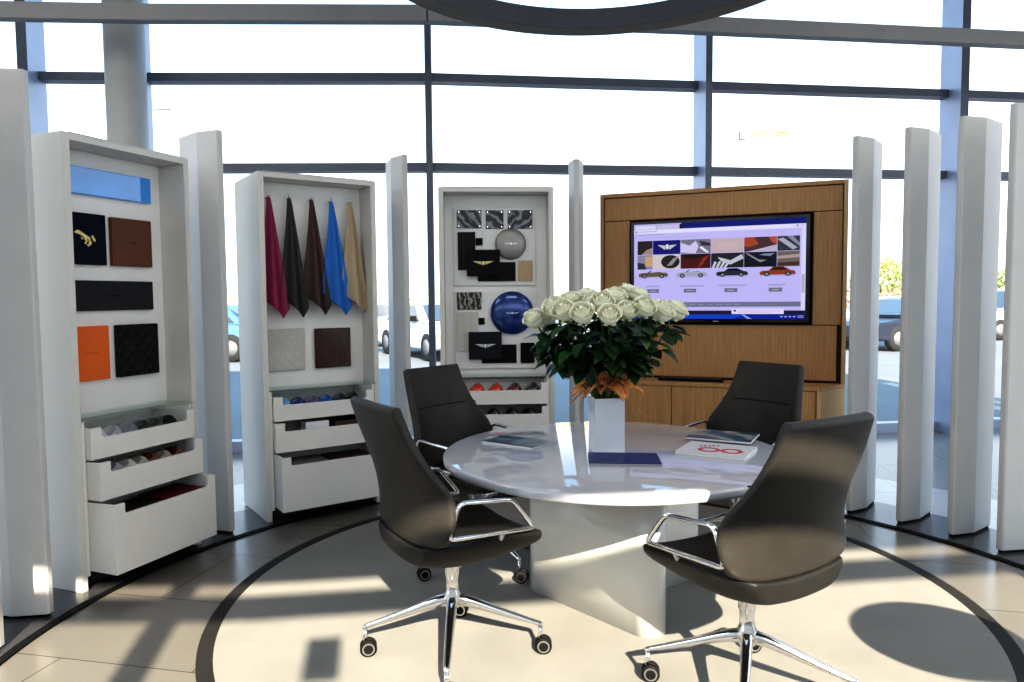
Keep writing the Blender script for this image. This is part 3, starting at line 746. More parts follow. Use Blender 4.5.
# ------------------------------------------------------------------ round table
tb = thing('round_table', 'round glossy white meeting table on a slab pedestal', 'table', (TC[0], TC[1], RZ))
m = MB(); m.lathe([(1e-7, .694), (.765, .694), (.776, .698), (.78, .708), (.78, .724), (.776, .731), (.765, .734), (1e-7, .734)], 128)
m.build('tabletop', TABLE, tb)
def slab(p, q, th):
    p = Vector(p); q = Vector(q); d = (q - p).normalized(); n = Vector((-d[1], d[0])); out = []
    r = th / 2
    for c, s0 in ((q, -90), (p, 90)):
        for i in range(13):
            a = rad(s0 + 180 * i / 12); v = d * math.cos(a) + n * math.sin(a); out.append((c[0] + v[0] * r - TC[0], c[1] + v[1] * r - TC[1]))
    return out
m = MB(); m.prism(slab((.16, 3.50), (.575, 3.035), .16), .0, .693, smooth=True)
m.build('pedestal_slab', PEDEST, tb)
m = MB(); m.prism(slab((.52, 3.42), (.875, 3.66), .16), .0, .693, smooth=True)
m.build('pedestal_slab', PEDEST, tb)

# things on the table
TT = .734 + RZ + .0005
def booklet(corners, z, h, mats, name, label, cat):
    c = Vector((sum(p[0] for p in corners) / 4, sum(p[1] for p in corners) / 4))
    b = MB(); pl = [(p[0] - c[0], p[1] - c[1]) for p in corners]
    t = thing(name, label, cat, (c[0], c[1], z))
    b.prism(pl, 0, h - .0012); b.build('pages', mats[0], t)
    b = MB(); b.prism([(x * 1.004, y * 1.004) for x, y in pl], h - .0011, h); b.build('cover', mats[1], t)
    return t, pl, h
PAPER = mat('paper_edges', (.78, .77, .75), .6, vary=.03)
def rect(c0, c1, wdt):
    a = Vector(c0); b = Vector(c1); d = (b - a).normalized(); n = Vector((-d[1], d[0])); return [tuple(a), tuple(b), tuple(b + n * wdt), tuple(a + n * wdt)]
t, pl, h = booklet(rect((.318, 2.982), (.62, 2.955), .215), TT, .012, (mat('grey_pages', (.35, .34, .36), .5, vary=.05), mat('navy_cover', (.010, .018, .12), .4, vary=.3, vscale=8, spec=.2)), 'brochure', 'dark blue brochure lying in front of the vase', 'brochure')
t, pl, h = booklet([(-.152, 3.496), (.089, 3.325), (.215, 3.475), (-.05, 3.64)], TT, .008, (PAPER, photo('teal_magazine_cover', 5.1, (.03, .06, .10), (.26, .30, .34), 1.6)), 'magazine', 'magazine with a blue grey cover, alone on the left of the table', 'magazine')
t, pl, h = booklet(rect((.731, 3.205), (.995, 3.05), .255), TT, .014, (PAPER, mat('white_magazine_cover', (.72, .70, .70), .3, vary=.03)), 'magazine', 'white magazine with red rings on its cover, partly under another', 'magazine')
RED = mat('red_cover_print', (.5, .045, .04), .3, vary=.1)
b = MB()
for i, k in enumerate((-.04, .05)):
    ring = arc((k, -.035 - i * .035), .05, 0, 360, 28)
    b.lathe([(.030, 0), (.050, 0), (.050, .0006), (.030, .0006), (.030, 0)], 28, (k, -.02 - i * .04, h + .0001), 0, False, cap=False)
for i in range(5): b.box(-.06 + .02 * i, -.05 + .02 * i, .05, .07 + .01 * (i % 2), h + .0001, h + .0006)
b.build('red_rings', RED, t)
t2, pl, h2 = booklet(rect((.842, 3.47), (1.112, 3.325), .24), TT + .0145, .010, (PAPER, photo('landscape_magazine_cover', 7.3, (.02, .07, .11), (.36, .33, .26), 1.8)), 'magazine', 'magazine with a dark landscape cover lying across the white one', 'magazine')

# vase, wrap and roses
VX, VY = .432, 3.29
vs_ = thing('square_vase', 'tall square white vase in the middle of the table', 'vase', (VX, VY, TT), rad(7))
m = MB(); a = .068
m.loft([[(-a, -a, z), (a, -a, z), (a, a, z), (-a, a, z)] for z in (0, .25)], 0, False, caps=False)
m.add([(-a, -a, 0), (a, -a, 0), (a, a, 0), (-a, a, 0)], [(0, 1, 2, 3)])
i_ = a - .006
m.loft([[(-i_, -i_, z), (i_, -i_, z), (i_, i_, z), (-i_, i_, z)] for z in (.25, .01)], 0, False, caps=False)
m.add([(-i_, -i_, .01), (i_, -i_, .01), (i_, i_, .01), (-i_, i_, .01)], [(0, 1, 2, 3)])
m.add([(-a, -a, .25), (a, -a, .25), (a, a, .25), (-a, a, .25), (-i_, -i_, .25), (i_, -i_, .25), (i_, i_, .25), (-i_, i_, .25)], [(0, 1, 5, 4), (1, 2, 6, 5), (2, 3, 7, 6), (3, 0, 4, 7)])
m.build('vase_body', mat('white_ceramic', (.80, .82, .87), .25, vary=.02, coat=.4), vs_)
ORG = mat('orange_tissue', (.86, .36, .13), .7, vary=.25, vscale=18)
m = MB(); zt_ = TT + .25
rr = random.Random(3)
for k in range(46):
    a0 = rr.uniform(0, 2 * PI); L = rr.uniform(.08, .17); wdt = rr.uniform(.018, .04); rise = rr.uniform(-.45, .8)
    r0 = rr.uniform(.02, .05)
    ca, sa = math.cos(a0), math.sin(a0)
    def fn(u, v, a0=a0, L=L, wdt=wdt, rise=rise, r0=r0, ca=ca, sa=sa, ph=rr.uniform(0, 6)):
        d = r0 + v * L * .8; z = .035 + v * L * rise + .03 * math.sin(v * PI) + .012 * math.sin(u * 5 + ph)
        wv = (u - .5) * wdt * (1 - .6 * v * v) * 2
        if d > .06: z = max(z, .004) if rise > -.2 else z
        return (d * ca - wv * sa, d * sa + wv * ca, z)
    m.grid(3, 6, fn)
def rib(u, v): return (.05 + .10 * v, -.075 - .03 * v + (u - .5) * .012, .04 - .10 * v)
m.grid(2, 6, rib)
tag(m.build('tissue_wrap', ORG, None, (VX, VY, zt_), 0, solid=.001), 'crumpled orange tissue around the mouth of the vase', 'wrapping')

PET = mat('cream_white_petal', (.97, .97, .80), .55, vary=.03, vscale=30, sheen=.2)
PETG = mat('greenish_petal_base', (.62, .70, .34), .6, vary=.1, vscale=30)
STEM = mat('green_stem', (.05, .12, .035), .5, vary=.2)
LEAF = mat('dark_green_leaf', (.018, .055, .018), .38, vary=.45, vscale=14)
LEAF2 = mat('mid_green_leaf', (.035, .095, .03), .38, vary=.35, vscale=14)
def bloom_mesh(seed):
    r = random.Random(seed); b = MB()
    def petal(ang, R0, z0, hgt, wid, curl, m, top=.8):
        tw = r.uniform(-.25, .25); hz = r.uniform(-.004, .004)
        def fn(u, v):
            x = (u - .5) * 2
            th = x * wid * (.45 + .55 * math.sin(PI * min(.5, .12 + v * .5)))
            R = R0 * (.30 + .70 * math.sin(PI * min(.5, .05 + v * .62)))      # cup
            R -= R0 * (1 - top) * max(0, v - .55) ** 1.5 * 2.2                # closes towards the tip
            R += curl * max(0, v - .72) ** 1.3                                # rim rolls outwards
            R += .0025 * x * tw * 4
            z = z0 + hz + hgt * (v - .10 * x * x * v) - curl * .9 * max(0, v - .8) ** 1.2
            return (R * math.cos(ang + th), R * math.sin(ang + th), z)
        b.grid(8, 8, fn, m)
    b.ell((0, 0, .062), (.013, .013, .026), 10, 0, 8)
    for k in range(3): petal(k * 2 * PI / 3 + r.uniform(-.3, .3), .018, .02, .070, 1.3, .0, 0, .75)
    for k in range(4): petal(k * PI / 2 + r.uniform(-.3, .3), .028, .014, .076, 1.1, .01, 0, .72)
    for k in range(5): petal(k * 2 * PI / 5 + r.uniform(-.2, .2), .039, .008, .080, .95, .03, 0, .74)
    for k in range(5): petal(k * 2 * PI / 5 + .6 + r.uniform(-.2, .2), .048, .002, .076, .88, .06, 0, .80)
    for k in range(5): petal(k * 2 * PI / 5 + .2 + r.uniform(-.2, .2), .053, -.004, .072, .82, .07, 0, .86)
    for k in range(5): petal(k * 2 * PI / 5 + .3, .024, -.006, .016, .3, .08, 1, 1.)
    return b
ROSES = [(.113, 3.15, 1.363), (.17, 3.2, 1.357), (.196, 3.12, 1.413), (.231, 3.06, 1.395), (.3, 3.0, 1.387), (.351, 3.32, 1.452), (.392, 3.12, 1.423), (.404, 2.98, 1.382), (.459, 3.25, 1.439), (.532, 3.36, 1.465), (.486, 3.06, 1.397), (.558, 3.08, 1.41), (.57, 3.3, 1.452), (.641, 3.15, 1.385), (.722, 3.25, 1.388), (.277, 3.25, 1.432), (.366, 3.22, 1.427),
         (.25, 3.42, 1.41), (.42, 3.47, 1.42), (.60, 3.47, 1.40)]
blooms = []
for i, P in enumerate(ROSES):
    P = Vector(P) - Vector((0, 0, .035))
    mouth = Vector((VX, VY, zt_)); lab = 'white rose in the bouquet, one of the many between its two outermost blooms'
    if i == 0: lab = 'leftmost white rose of the bouquet, beside the blue disc'
    if i == 14: lab = 'rightmost white rose of the bouquet, in front of the screen'
    if i == 9: lab = 'topmost white rose of the bouquet'
    if i == 7: lab = 'lowest front white rose near the middle of the bouquet'
    if i == 1: lab = 'second white rose from the left end of the bouquet, behind the leftmost'
    if i == 13: lab = 'white rose just left of the rightmost bloom'
    t = thing('white_rose', lab, 'rose', (P[0], P[1], P[2]), random.uniform(0, 6), 'white roses in the square vase')
    d = (P - mouth); d[2] *= .6; d.normalize()
    tilt = Vector((0, 0, 1)).rotation_difference(Vector((d[0] * .75, d[1] * .75 - .22, 1)).normalized())
    if i < 3:
        o = bloom_mesh(i).build('bloom', [PET, PETG], t); blooms.append(o.data)
    else:
        o = bpy.data.objects.new('bloom', blooms[i % 3]); COL.objects.link(o); o.parent = t
    o.rotation_mode = 'QUATERNION'
    inv = Matrix.Rotation(-t.rotation_euler[2], 3, 'Z')
    o.rotation_quaternion = (inv.to_quaternion() @ tilt)
    s_ = random.uniform(.82, 1.0); o.scale = (s_, s_, s_)
    # stem bends down into the vase
    foot = Vector((VX + (P[0] - VX) * .10, VY + (P[1] - VY) * .10, TT + .03)); mid = Vector((VX + (P[0] - VX) * .16, VY + (P[1] - VY) * .16, zt_))
    pts = []
    for q in range(9):
        s = q / 8; c1 = mid.lerp(Vector((VX + (P[0] - VX) * .75, VY + (P[1] - VY) * .75, zt_ + (P[2] - zt_) * .5)), s); c2 = Vector((VX + (P[0] - VX) * .75, VY + (P[1] - VY) * .75, zt_ + (P[2] - zt_) * .5)).lerp(P, s)
        pts.append(c1.lerp(c2, s))
    loc = lambda p: inv @ (Vector(p) - P)
    b = MB(); b.tube([loc(foot)] + [loc(p) for p in pts], .004, 6); b.build('stem', STEM, t)
    # leaves along the stem
    b = MB(); rr = random.Random(40 + i)
    for k in range(19):
        s = rr.uniform(.36, .93); p = pts[min(7, int(s * 8))].lerp(pts[min(8, int(s * 8) + 1)], s * 8 - int(s * 8))
        a0 = rr.uniform(0, 2 * PI); outw = Vector((p[0] - VX, p[1] - VY, 0)); 
        dirv = Vector((math.cos(a0), math.sin(a0), rr.uniform(-.55, .35))) + outw * 2.2
        dirv.normalize(); L = rr.uniform(.065, .115); W_ = L * rr.uniform(.28, .36)
        side = dirv.cross(Vector((rr.uniform(-.4, .4), rr.uniform(-.4, .4), 1))).normalized(); nrm = side.cross(dirv)
        g = rr.uniform(.01, .035)
        vs = []
        N = 6
        for q in range(N + 1):
            v = q / N; wd = W_ * math.sin(PI * min(1, v ** .8)) ** .8 if 0 < v < 1 else 0.0005
            c = p + dirv * (g + L * v) + nrm * (-.35 * L * v * v)
            vs += [loc(c - side * wd + nrm * wd * .3), loc(c), loc(c + side * wd + nrm * wd * .3)]
        fs = []
        for q in range(N): fs += [(q * 3, q * 3 + 1, q * 3 + 4, q * 3 + 3), (q * 3 + 1, q * 3 + 2, q * 3 + 5, q * 3 + 4)]
        b.add(vs, fs, 0 if rr.random() < .75 else 1, True)
        b.tube([loc(p), loc(p + dirv * (g + .004))], .0012, 4, m=0)
    b.build('leaves', [LEAF, LEAF2], t)

tt = thing('shadow_table', 'unseen round high table on one post, added to cast the carpet shadow', 'table', (2.15, 1.155, 0))  # table out of view, added for the round shadow on the carpet
m = MB(); m.lathe([(1e-7, 1.08), (.34, 1.08), (.345, 1.09), (.34, 1.1), (1e-7, 1.1)], 64); m.build('tabletop', TABLE, tt)
m = MB(); m.lathe([(.22, 0), (.22, .012), (.03, .02), (.03, 1.079)], 32); m.build('post', CHROME, tt)
# ------------------------------------------------------------------ chairs
def lerp_tab(tab, z):
    for (a, *va), (b, *vb) in zip(tab, tab[1:]):
        if z <= b: k = (z - a) / (b - a); return [x + (y - x) * k for x, y in zip(va, vb)]
    return tab[-1][1:]
BACK = [  # z, half width, y of the middle, forward sweep of the sides
    (.525, .278, -.205, .030), (.555, .292, -.212, .055), (.60, .300, -.222, .078), (.66, .298, -.235, .105), (.71, .290, -.245, .112), (.75, .278, -.252, .100),
    (.80, .256, -.262, .074), (.86, .236, -.277, .046), (.95, .216, -.304, .024), (1.06, .202, -.335, .014)]
def make_chair(label):
    t = thing('conference_chair', label, 'chair', (0, 0, RZ), 0, 'dark leather conference chairs around the table')
    b = MB()
    def fn(u, v):
        z = .525 + .535 * v; hw, yb, c = lerp_tab(BACK, z); x = (u - .5) * 2
        return (hw * math.sin(x * 1.25) / math.sin(1.25), yb + c * abs(x) ** 1.9, z + .035 * abs(x) ** 3 * max(0, 1 - 3.5 * v))
    b.grid(20, 26, fn); o = b.build('backrest', LEATHER, t, solid=.042, sub=1)
    # horizontal seam across the inside of the back
    b = MB()
    def fs(u, v):
        z = .845 + .006 * v; hw, yb, c = lerp_tab(BACK, z); x = (u - .5) * 1.9
        return (hw * math.sin(x * 1.25) / math.sin(1.25), yb + c * abs(x) ** 1.9 + .0235, z)
    b.grid(16, 1, fs); b.build('back_seam', BLACK, t)
    secs = [(-.232, .200, .535, .462, .84), (-.225, .222, .545, .450, .84), (-.20, .242, .548, .440, .82), (-.10, .276, .548, .420, .74), (0, .290, .556, .416, .72), (.12, .288, .550, .430, .78), (.22, .278, .543, .452, .86), (.262, .266, .538, .464, .9), (.274, .252, .530, .474, .9)]
    rings = []
    for y, hw, zt1, zb, kb in secs:
        R = []
        R += [(-hw * kb * .6, y, zb), (0, y, zb - .008), (hw * kb * .6, y, zb), (hw * kb, y, zb + .012), (hw, y, zt1 - .025), (hw - .006, y, zt1), (hw * .85, y, zt1 - .012), (0, y, zt1 - .028), (-hw * .85, y, zt1 - .012), (-hw + .006, y, zt1), (-hw, y, zt1 - .025), (-hw * kb, y, zb + .012)]
        rings.append(R)
    b = MB(); b.loft(rings); b.build('seat', LEATHER2, t, sub=2)
    for s in (-1, 1):
        x0 = .296 * s
        P = [(x0 * .985, -.17, .585), (x0 * 1.0, -.125, .712), (x0 * 1.0, .10, .690), (x0 * 1.0, .20, .565)]
        pts = []
        for i in range(4):
            p = Vector(P[i]); pv = Vector(P[i - 1]); nx = Vector(P[(i + 1) % 4]); rr_ = .028
            a = p + (pv - p).normalized() * rr_; c = p + (nx - p).normalized() * rr_
            for q in range(5):
                k = q / 4; pts.append(a.lerp(p, k).lerp(p.lerp(c, k), k))
        b = MB(); b.tube(pts, .0115, 8, True, flat=.75); b.build('armrest', CHROME, t)
        b = MB(); b.tube([(x0 * .97, .06, .566), (x0 * .90, .06, .53)], .012, 8); b.build('armrest_bracket', STEEL, t)
    b = MB(); b.lathe([(.030, .20), (.034, .205), (.034, .255), (.026, .27), (.026, .325), (.031, .33), (.031, .36), (.05, .40), (.06, .425)], 24); b.build('column', CHROME, t)
    b = MB(); b.tube([(0, .0, .36), (0, .10, .40), (0, .21, .452)], [.022, .018, .012], 10); b.build('seat_support', CHROME, t)
    return t
def base(t, ang):
    for k in range(4):
        a = ang + k * PI / 2 - t.rotation_euler[2]
        M = Matrix.Rotation(a, 3, 'Z')
        secs = [(.0, .030, .180, .255), (.05, .027, .195, .250), (.18, .021, .150, .195), (.30, .018, .118, .150), (.345, .016, .105, .134), (.368, .013, .095, .126)]
        b = MB(); b.loft([[M @ Vector(p) for p in ((x, -w, z0 + .01), (x, w, z0 + .01), (x, w * .75, z1 - .004), (x, w * .3, z1), (x, -w * .3, z1), (x, -w * .75, z1 - .004))] for x, w, z0, z1 in secs])
        o = b.build('leg', CHROME, t, sub=1)
        b = MB(); p = M @ Vector((.355, 0, 0)); b.tube([(p[0], p[1], .05), (p[0], p[1], .112)], .0095, 10); b.build('caster_stem', CHROME, o)
        # twin wheel caster
        sw = -(ang + k * PI / 2) + random.uniform(-.35, .35); Q = M @ Matrix.Rotation(sw, 3, 'Z')
        cw = MB(); off = Q @ Vector((.012, 0, .034))
        for s in (-1, 1):
            cw.lathe([(.020, -.009), (.033, -.008), (.034, -.004), (.034, .004), (.031, .009), (.010, .010)], 24, tuple(p + off + Q @ Vector((0, s * .0145, 0))), 0, True, Q @ Matrix.Rotation(-s * PI / 2, 3, 'X'))
        cw.tube([tuple(p + off + Q @ Vector((0, -.012, .0))), tuple(p + off + Q @ Vector((0, .012, 0)))], .012, 10)
        c_ = cw.build('caster', BLACK, o)
        for s in (-1, 1):
            cr = MB(); cr.lathe([(.019, .0108), (.025, .0108), (.025, .0085), (.019, .0085), (.019, .0108)], 24, tuple(p + off + Q @ Vector((0, s * .0145, 0))), 0, False, Q @ Matrix.Rotation(-s * PI / 2, 3, 'X'), cap=False)
            cr.build('hub_ring', STEEL, o)
CH = [((-.25, 2.84), 33, 1, 'dark leather chair at the near left of the table, seen from its side'),
      ((.832, 2.505), 120, 160, 'dark leather chair nearest the camera with its sunlit back turned'),
      ((-.205, 3.84), -39, 41, 'dark leather chair at the far left, in front of the cabinet with discs'),
      ((1.215, 3.885), 217, 65, 'dark leather chair at the far right, in front of the oak console')]
c0 = None
for i, (p, ang, ba_, lab) in enumerate(CH):
    if c0 is None: t = c0 = make_chair(lab)
    else:
        t = c0.copy(); COL.objects.link(t); t['label'] = lab
        for ch in c0_parts:
            c = ch.copy(); COL.objects.link(c); c.parent = t
    if i == 0: c0_parts = list(c0.children)
    t.location = (p[0], p[1], RZ); t.rotation_euler = (0, 0, rad(ang - 90))
    base(t, rad(ba_))

# ------------------------------------------------------------------ outside
ASPH = mat('pale_asphalt', (.20, .20, .21), .85, bump=.2, bscale=20, vary=.08, vscale=.6)
mb = MB(); mb.add([(-120, 6.9, -.08), (160, 6.9, -.08), (160, 220, -.08), (-120, 220, -.08)], [(0, 1, 2, 3)])
mb.add([(-120, -40, -.08), (160, -40, -.08), (160, 6.9, -.08), (-120, 6.9, -.08)], [(0, 1, 2, 3)])
struct(mb.build('ground', ASPH))
TYRE = mat('tyre_rubber', (.02, .02, .02), .8, vary=.1); CGLASS = mat('dark_car_glass', (.05, .06, .08), .08, vary=.05, coat=1)
RIMM = mat('alloy_rim', (.22, .22, .23), .45, .3, vary=.05); LAMP = mat('car_lamp_lens', (.8, .8, .82), .15, vary=.05)
def car(loc, rz, col, label, suv=False, detail=True, grp=None):
    t = thing('parked_car', label, 'car', (loc[0], loc[1], -.08), rz, grp)
    L, Wd = 4.6, 1.85; zr = 1.7 if suv else 1.45; zb = 1.02 if suv else .92
    def half(z): return Wd / 2
    prof = [(-2.3, .35), (-2.28, .75), (-2.2, zb - .05), (-1.5, zb), (.95, zb), (2.0, zb - .13), (2.28, .68), (2.3, .35), (1.85, .28), (-1.85, .28)]
    b = MB(); n = len(prof)
    rings = []
    for y, k in ((-Wd / 2 + .0, .97), (-Wd / 2 + .12, 1.), (0, 1.01), (Wd / 2 - .12, 1.), (Wd / 2, .97)):
        rings.append([(x * k, y * (.97 if z > .8 else 1), z) for x, z in prof])
    b.loft(rings, 0, False)
    roof = [(-1.75 if not suv else -2.05, zb), (-1.1 if not suv else -1.75, zr - .05), (-.7, zr), (.1, zr), (.45, zr - .07), (1.15, zb)]
    rings = [[(x, y * (.80 if z > zb + .1 else .95), z) for x, z in roof] for y in (-Wd / 2, 0, Wd / 2)]
    b.loft(rings, 0, False)
    b.build('body', mat('car_paint_%s' % label.split()[0], col, .25, .0, vary=.05, coat=.2), t, bevel=.04)
    g = MB()
    zt1 = zr - .09
    for s in (-1, 1):
        y = lambda z: s * (Wd / 2 * (.95 + (.80 - .95) * (z - zb) / (zr - zb)) + .012)
        for xa, xb, xc, xd in ((-1.5 if not suv else -1.85, -.45, -.45, -1.05 if not suv else -1.65), (-.38, .85, .38, -.38)):
            g.add([(xa, y(zb + .05), zb + .05), (xb, y(zb + .05), zb + .05), (xc, y(zt1), zt1), (xd, y(zt1), zt1)], [(0, 1, 2, 3)])
    g.add([(1.12, -.72, zb + .05), (1.12, .72, zb + .05), (.50, .62, zr - .08), (.50, -.62, zr - .08)], [(0, 1, 2, 3)])
    xr0, xr1 = (-1.76, -1.2) if not suv else (-2.06, -1.82)
    g.add([(xr0 - .01, -.7, zb + .08), (xr0 - .01, .7, zb + .08), (xr1, .6, zr - .12), (xr1, -.6, zr - .12)], [(0, 1, 2, 3)])
    g.build('windows', CGLASS, t)
    for x in (-1.4, 1.42):
        for s in (-1, 1):
            w_ = MB(); w_.lathe([(.20, -.1), (.33, -.1), (.35, -.06), (.35, .06), (.33, .1), (.20, .1)], 24, (x, s * (Wd / 2 - .09), .35), 0, True, Matrix.Rotation(PI / 2, 3, 'X')); wo = w_.build('wheel', TYRE, t)
            r2 = MB(); r2.lathe([(.03, -.105), (.19, -.103), (.19, .103), (.03, .105)], 16, (x, s * (Wd / 2 - .09), .35), 0, True, Matrix.Rotation(PI / 2, 3, 'X')); r2.build('rim', RIMM, wo)
    h = MB()
    for s in (-1, 1): h.box(2.24, 2.315, s * .68 - .17, s * .68 + .17, .62, .74); h.box(-2.31, -2.24, s * .7 - .14, s * .7 + .14, .68, .82)
    h.build('lamp', LAMP, t)
    mi = MB()
    for s in (-1, 1): mi.box(.62, .80, s * 1.0 - .1, s * 1.0 + .1, zb + .04, zb + .18)
    mi.build('mirror', BLACK, t, bevel=.03)
    return t
car((11.4, 20.6, 0), rad(200), (.018, .022, .04), 'dark navy car parked beyond the first gap right of the oak wall')
car((-8.2, 18.8, 0), rad(172), (.10, .22, .50), 'blue car seen through the gap left of the hides cabinet')
car((-4.3, 23.5, 0), rad(8), (.22, .36, .58), 'light blue car behind the fin beside the hanging hides')
car((-2.0, 19.2, 0), rad(-60), (.62, .63, .64), 'silver car left of the cabinet with discs, standing askew')
car((17.2, 24.6, 0), rad(190), (.78, .78, .78), 'white van-like car parked at the far right behind the last fins', True)
far = [(-11.5, 30, (.75, .75, .76), 'white car in the far row, left of the hides cabinet'), (-4.6, 31, (.55, .65, .8), 'pale blue car in the far row beside the silver car standing askew'), (-6.8, 33, (.7, .3, .28), 'red car in the far row behind the light blue car'), (15.9, 31, (.75, .77, .8), 'white car in the far row behind the dark navy car'), (19.8, 36, (.5, .62, .78), 'light steel blue car in the far row at the right'), (24.6, 32, (.8, .8, .8), 'white car in the far row at the far right')]
for x, y, c, l in far: car((x, y, 0), rad(180 + 8 * math.sin(x)), c, l, grp='cars in the far parking row')

def leafcloud(b, c, r, n, size, rnd, mats=2):
    for k in range(n):
        d = Vector((rnd.gauss(0, 1), rnd.gauss(0, 1), rnd.gauss(0, 1))).normalized() * (rnd.random() ** .35)
        p = Vector((c[0] + d[0] * r[0], c[1] + d[1] * r[1], c[2] + d[2] * r[2]))
        a = Vector((rnd.gauss(0, 1), rnd.gauss(0, 1), rnd.gauss(0, 1))).normalized(); u = a.orthogonal().normalized(); w = a.cross(u)
        s = size * rnd.uniform(.6, 1.3)
        b.add([p + u * s, p + w * s * .6, p - u * s, p - w * s * .6], [(0, 1, 2, 3)], rnd.randrange(mats))
G1 = mat('sunny_leaf', (.74, .76, .42), .6, vary=.3); G2 = mat('shade_leaf', (.40, .48, .16), .6, vary=.3); G3 = mat('rust_leaf', (.62, .30, .18), .6, vary=.3); BARK = mat('bark', (.12, .09, .06), .8, vary=.3, bump=.4)
def tree(x, y, h, w, label, seed):
    t = thing('tree', label, 'tree', (x, y, -.08), 0, 'trees beyond the car park')
    b = MB(); b.tube([(0, 0, 0), (.08, .02, h * .35), (.0, 0, h * .6)], [.16, .12, .07], 8)
    for k in range(4): a = k * 1.6; b.tube([(0, 0, h * .35), (math.cos(a) * w * .3, math.sin(a) * w * .3, h * .62)], [.07, .03], 6)
    b.build('trunk', BARK, t)
    rnd = random.Random(seed); b = MB()
    for k in range(9): a = rnd.uniform(0, 6.3); q = rnd.uniform(0, .55); leafcloud(b, (w * q * math.cos(a), w * q * math.sin(a), h * rnd.uniform(.5, .78)), (w * .42, w * .42, h * .22), 260, .14, rnd)
    b.build('crown', [G1, G2], t)
tree(23.2, 45.5, 4.2, 2.2, 'yellow green tree left in the gap between the first two right fins', 1)
tree(26.6, 49.5, 4.0, 2.0, 'green tree right in the gap between the first two right fins', 2)
tree(31.0, 47, 3.9, 2.2, 'sunlit tree in the gap beside the last fin', 3)
b = MB(); rnd = random.Random(9)
for k in range(26): leafcloud(b, (18 + k * .62, 42.0 + .3 * math.sin(k), .9), (.6, .5, 1.0), 130, .12, rnd, 1)
tag(b.build('rust_hedge', [G3]), 'low rust coloured hedge below the trees at the right', 'hedge', None, 'stuff')
b = MB()
for k in range(60): leafcloud(b, (-26 + k * .62, 60 + .5 * math.sin(k * 2), .9), (.7, .6, 1.35 + .3 * math.sin(k * .9)), 70, .2, rnd, 1)
tag(b.build('distant_hedge', [G1]), 'pale yellow green hedge along the horizon at the left', 'hedge', None, 'stuff')
# tower crane
cr = thing('tower_crane', 'tower crane with a yellow counter jib standing far away', 'crane', (48.6, 150, -.08))
CRW = mat('crane_pale_blue', (.55, .68, .74), .6, vary=.05); CRY = mat('crane_yellow', (.80, .58, .16), .6, vary=.05)
def truss(b, p, q, w, n, r):
    p = Vector(p); q = Vector(q); d = (q - p).normalized(); u = d.orthogonal().normalized(); v = d.cross(u)
    cs = [u * w + v * w, u * w - v * w, -u * w - v * w, -u * w + v * w]
    for c in cs: b.tube([p + c, q + c], r, 4)
    for i in range(n):
        a = p.lerp(q, i / n); e = p.lerp(q, (i + 1) / n)
        for k in range(4): b.tube([a + cs[k], e + cs[(k + 1) % 4]], r * .7, 4)
b = MB(); truss(b, (0, 0, 0), (0, 0, 34), .7, 14, .12); b.build('mast', CRW, cr)
b = MB(); truss(b, (.6, 0, 35), (8.4, 0, 35), .45, 5, .09); b.box(6.4, 8.2, -.4, .4, 34.3, 35.2); b.build('counter_jib', CRY, cr)
b = MB(); truss(b, (-.6, 0, 35.5), (-29, 0, 36), .22, 14, .035); b.build('jib', CRW, cr)
b = MB(); b.tube([(0, 0, 35), (1.5, 0, 40)], .12, 6); b.tube([(1.5, 0, 40), (7.5, 0, 35.6)], .03, 4); b.build('apex', STEEL, cr)
b = MB(); b.box(-1.5, -.2, -.6, .6, 33.6, 35.2); b.build('cab', mat('crane_cab_grey', (.2, .2, .22), .5), cr)
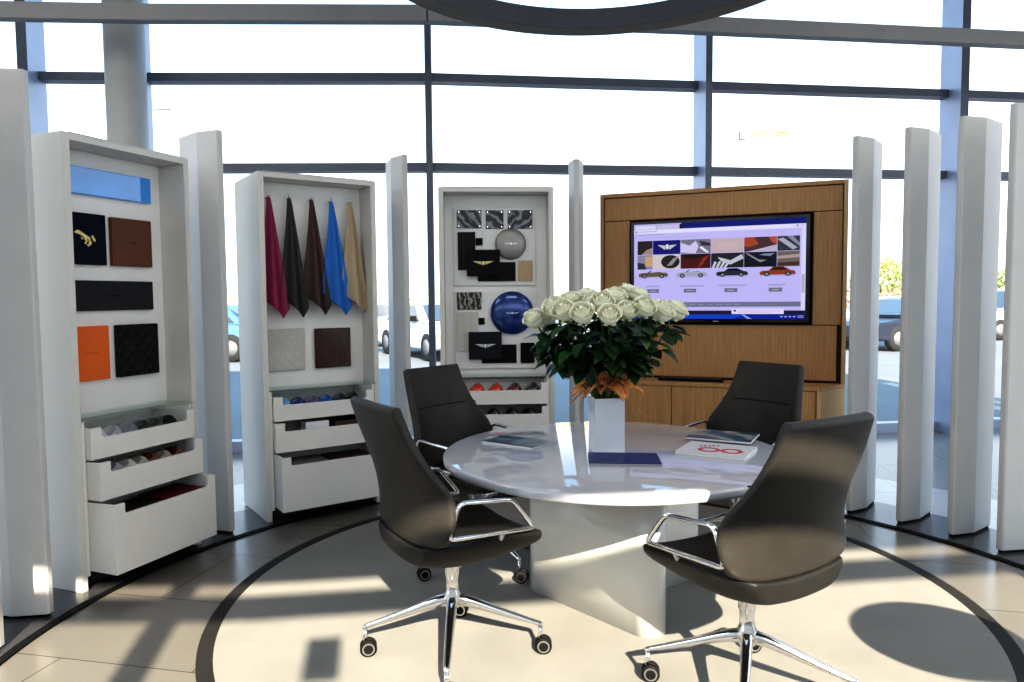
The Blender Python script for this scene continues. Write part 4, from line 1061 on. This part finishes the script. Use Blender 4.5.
def street(x, y, z, L, label):
    t = thing('street_lamp', label, 'street lamp', (x, y, -.08), 0)
    b = MB(); b.tube([(0, 0, 0), (0, 0, z)], [.11, .06], 10); b.build('pole', STEEL, t)
    b = MB(); b.loft([[(x_, -.15, z + z0), (x_, .15, z + z0), (x_, .12, z + z1), (x_, -.12, z + z1)] for x_, z0, z1 in ((.1, 0, .1), (.4, .0, .18), (L, .02, .14), (L + .1, .05, .1))]); b.build('lamp_head', mat('lamp_head_grey', (.45, .45, .46), .5), t)
street(-20.3, 40, 11.95, 1.6, 'street lamp seen beside the round column at the upper left')
street(22.6, 40, 10.35, .9, 'street lamp head just above the second fin right of the oak wall')

# ------------------------------------------------------------------ light
sd = Vector((-.33, 1.65, -1)).normalized()
sun = bpy.data.lights.new('sun', 'SUN'); sun.energy = 10.5; sun.angle = rad(.55); sun.color = (1, .89, .69)
so = bpy.data.objects.new('sun', sun); COL.objects.link(so); so.rotation_mode = 'QUATERNION'; so.rotation_quaternion = Vector((0, 0, -1)).rotation_difference(sd)
wd = bpy.data.worlds.new('sky'); sc.world = wd; wd.use_nodes = True
nt = wd.node_tree; bg = nt.nodes['Background']
tc = nt.nodes.new('ShaderNodeTexCoord'); sx = nt.nodes.new('ShaderNodeSeparateXYZ'); nt.links.new(tc.outputs['Generated'], sx.inputs[0])
rp = nt.nodes.new('ShaderNodeValToRGB'); rp.color_ramp.elements[0].position = .20; rp.color_ramp.elements[1].position = .44
rp.color_ramp.elements[0].color = (.84, .92, 1.0, 1); rp.color_ramp.elements[1].color = (.38, .68, 1.0, 1)
nt.links.new(sx.outputs['Z'], rp.inputs['Fac']); nt.links.new(rp.outputs['Color'], bg.inputs['Color']); bg.inputs['Strength'].default_value = 1.6
def area(x, y, z, sx_, sy_, e, col=(1, .93, .84)):
    l = bpy.data.lights.new('added_fill_light', 'AREA'); l.shape = 'RECTANGLE'; l.size = sx_; l.size_y = sy_; l.energy = e; l.color = col
    o = bpy.data.objects.new('added_fill_light', l); COL.objects.link(o); o.location = (x, y, z)
for x, y in ((-4, .6), (.5, .6), (5, .6), (-4, 3.4), (5, 3.6)): area(x, y, 4.74, 2.4, 1.6, 34)  # fill lamps added below the ceiling to brighten the room, no fixtures seen

sc.view_settings.view_transform = 'Standard'
sc.view_settings.look = 'High Contrast'
sc.view_settings.exposure = .14
sc.cycles.use_denoising = True
sc.cycles.max_bounces = 8
sc.cycles.transparent_max_bounces = 16
sc.cycles.sample_clamp_indirect = 6
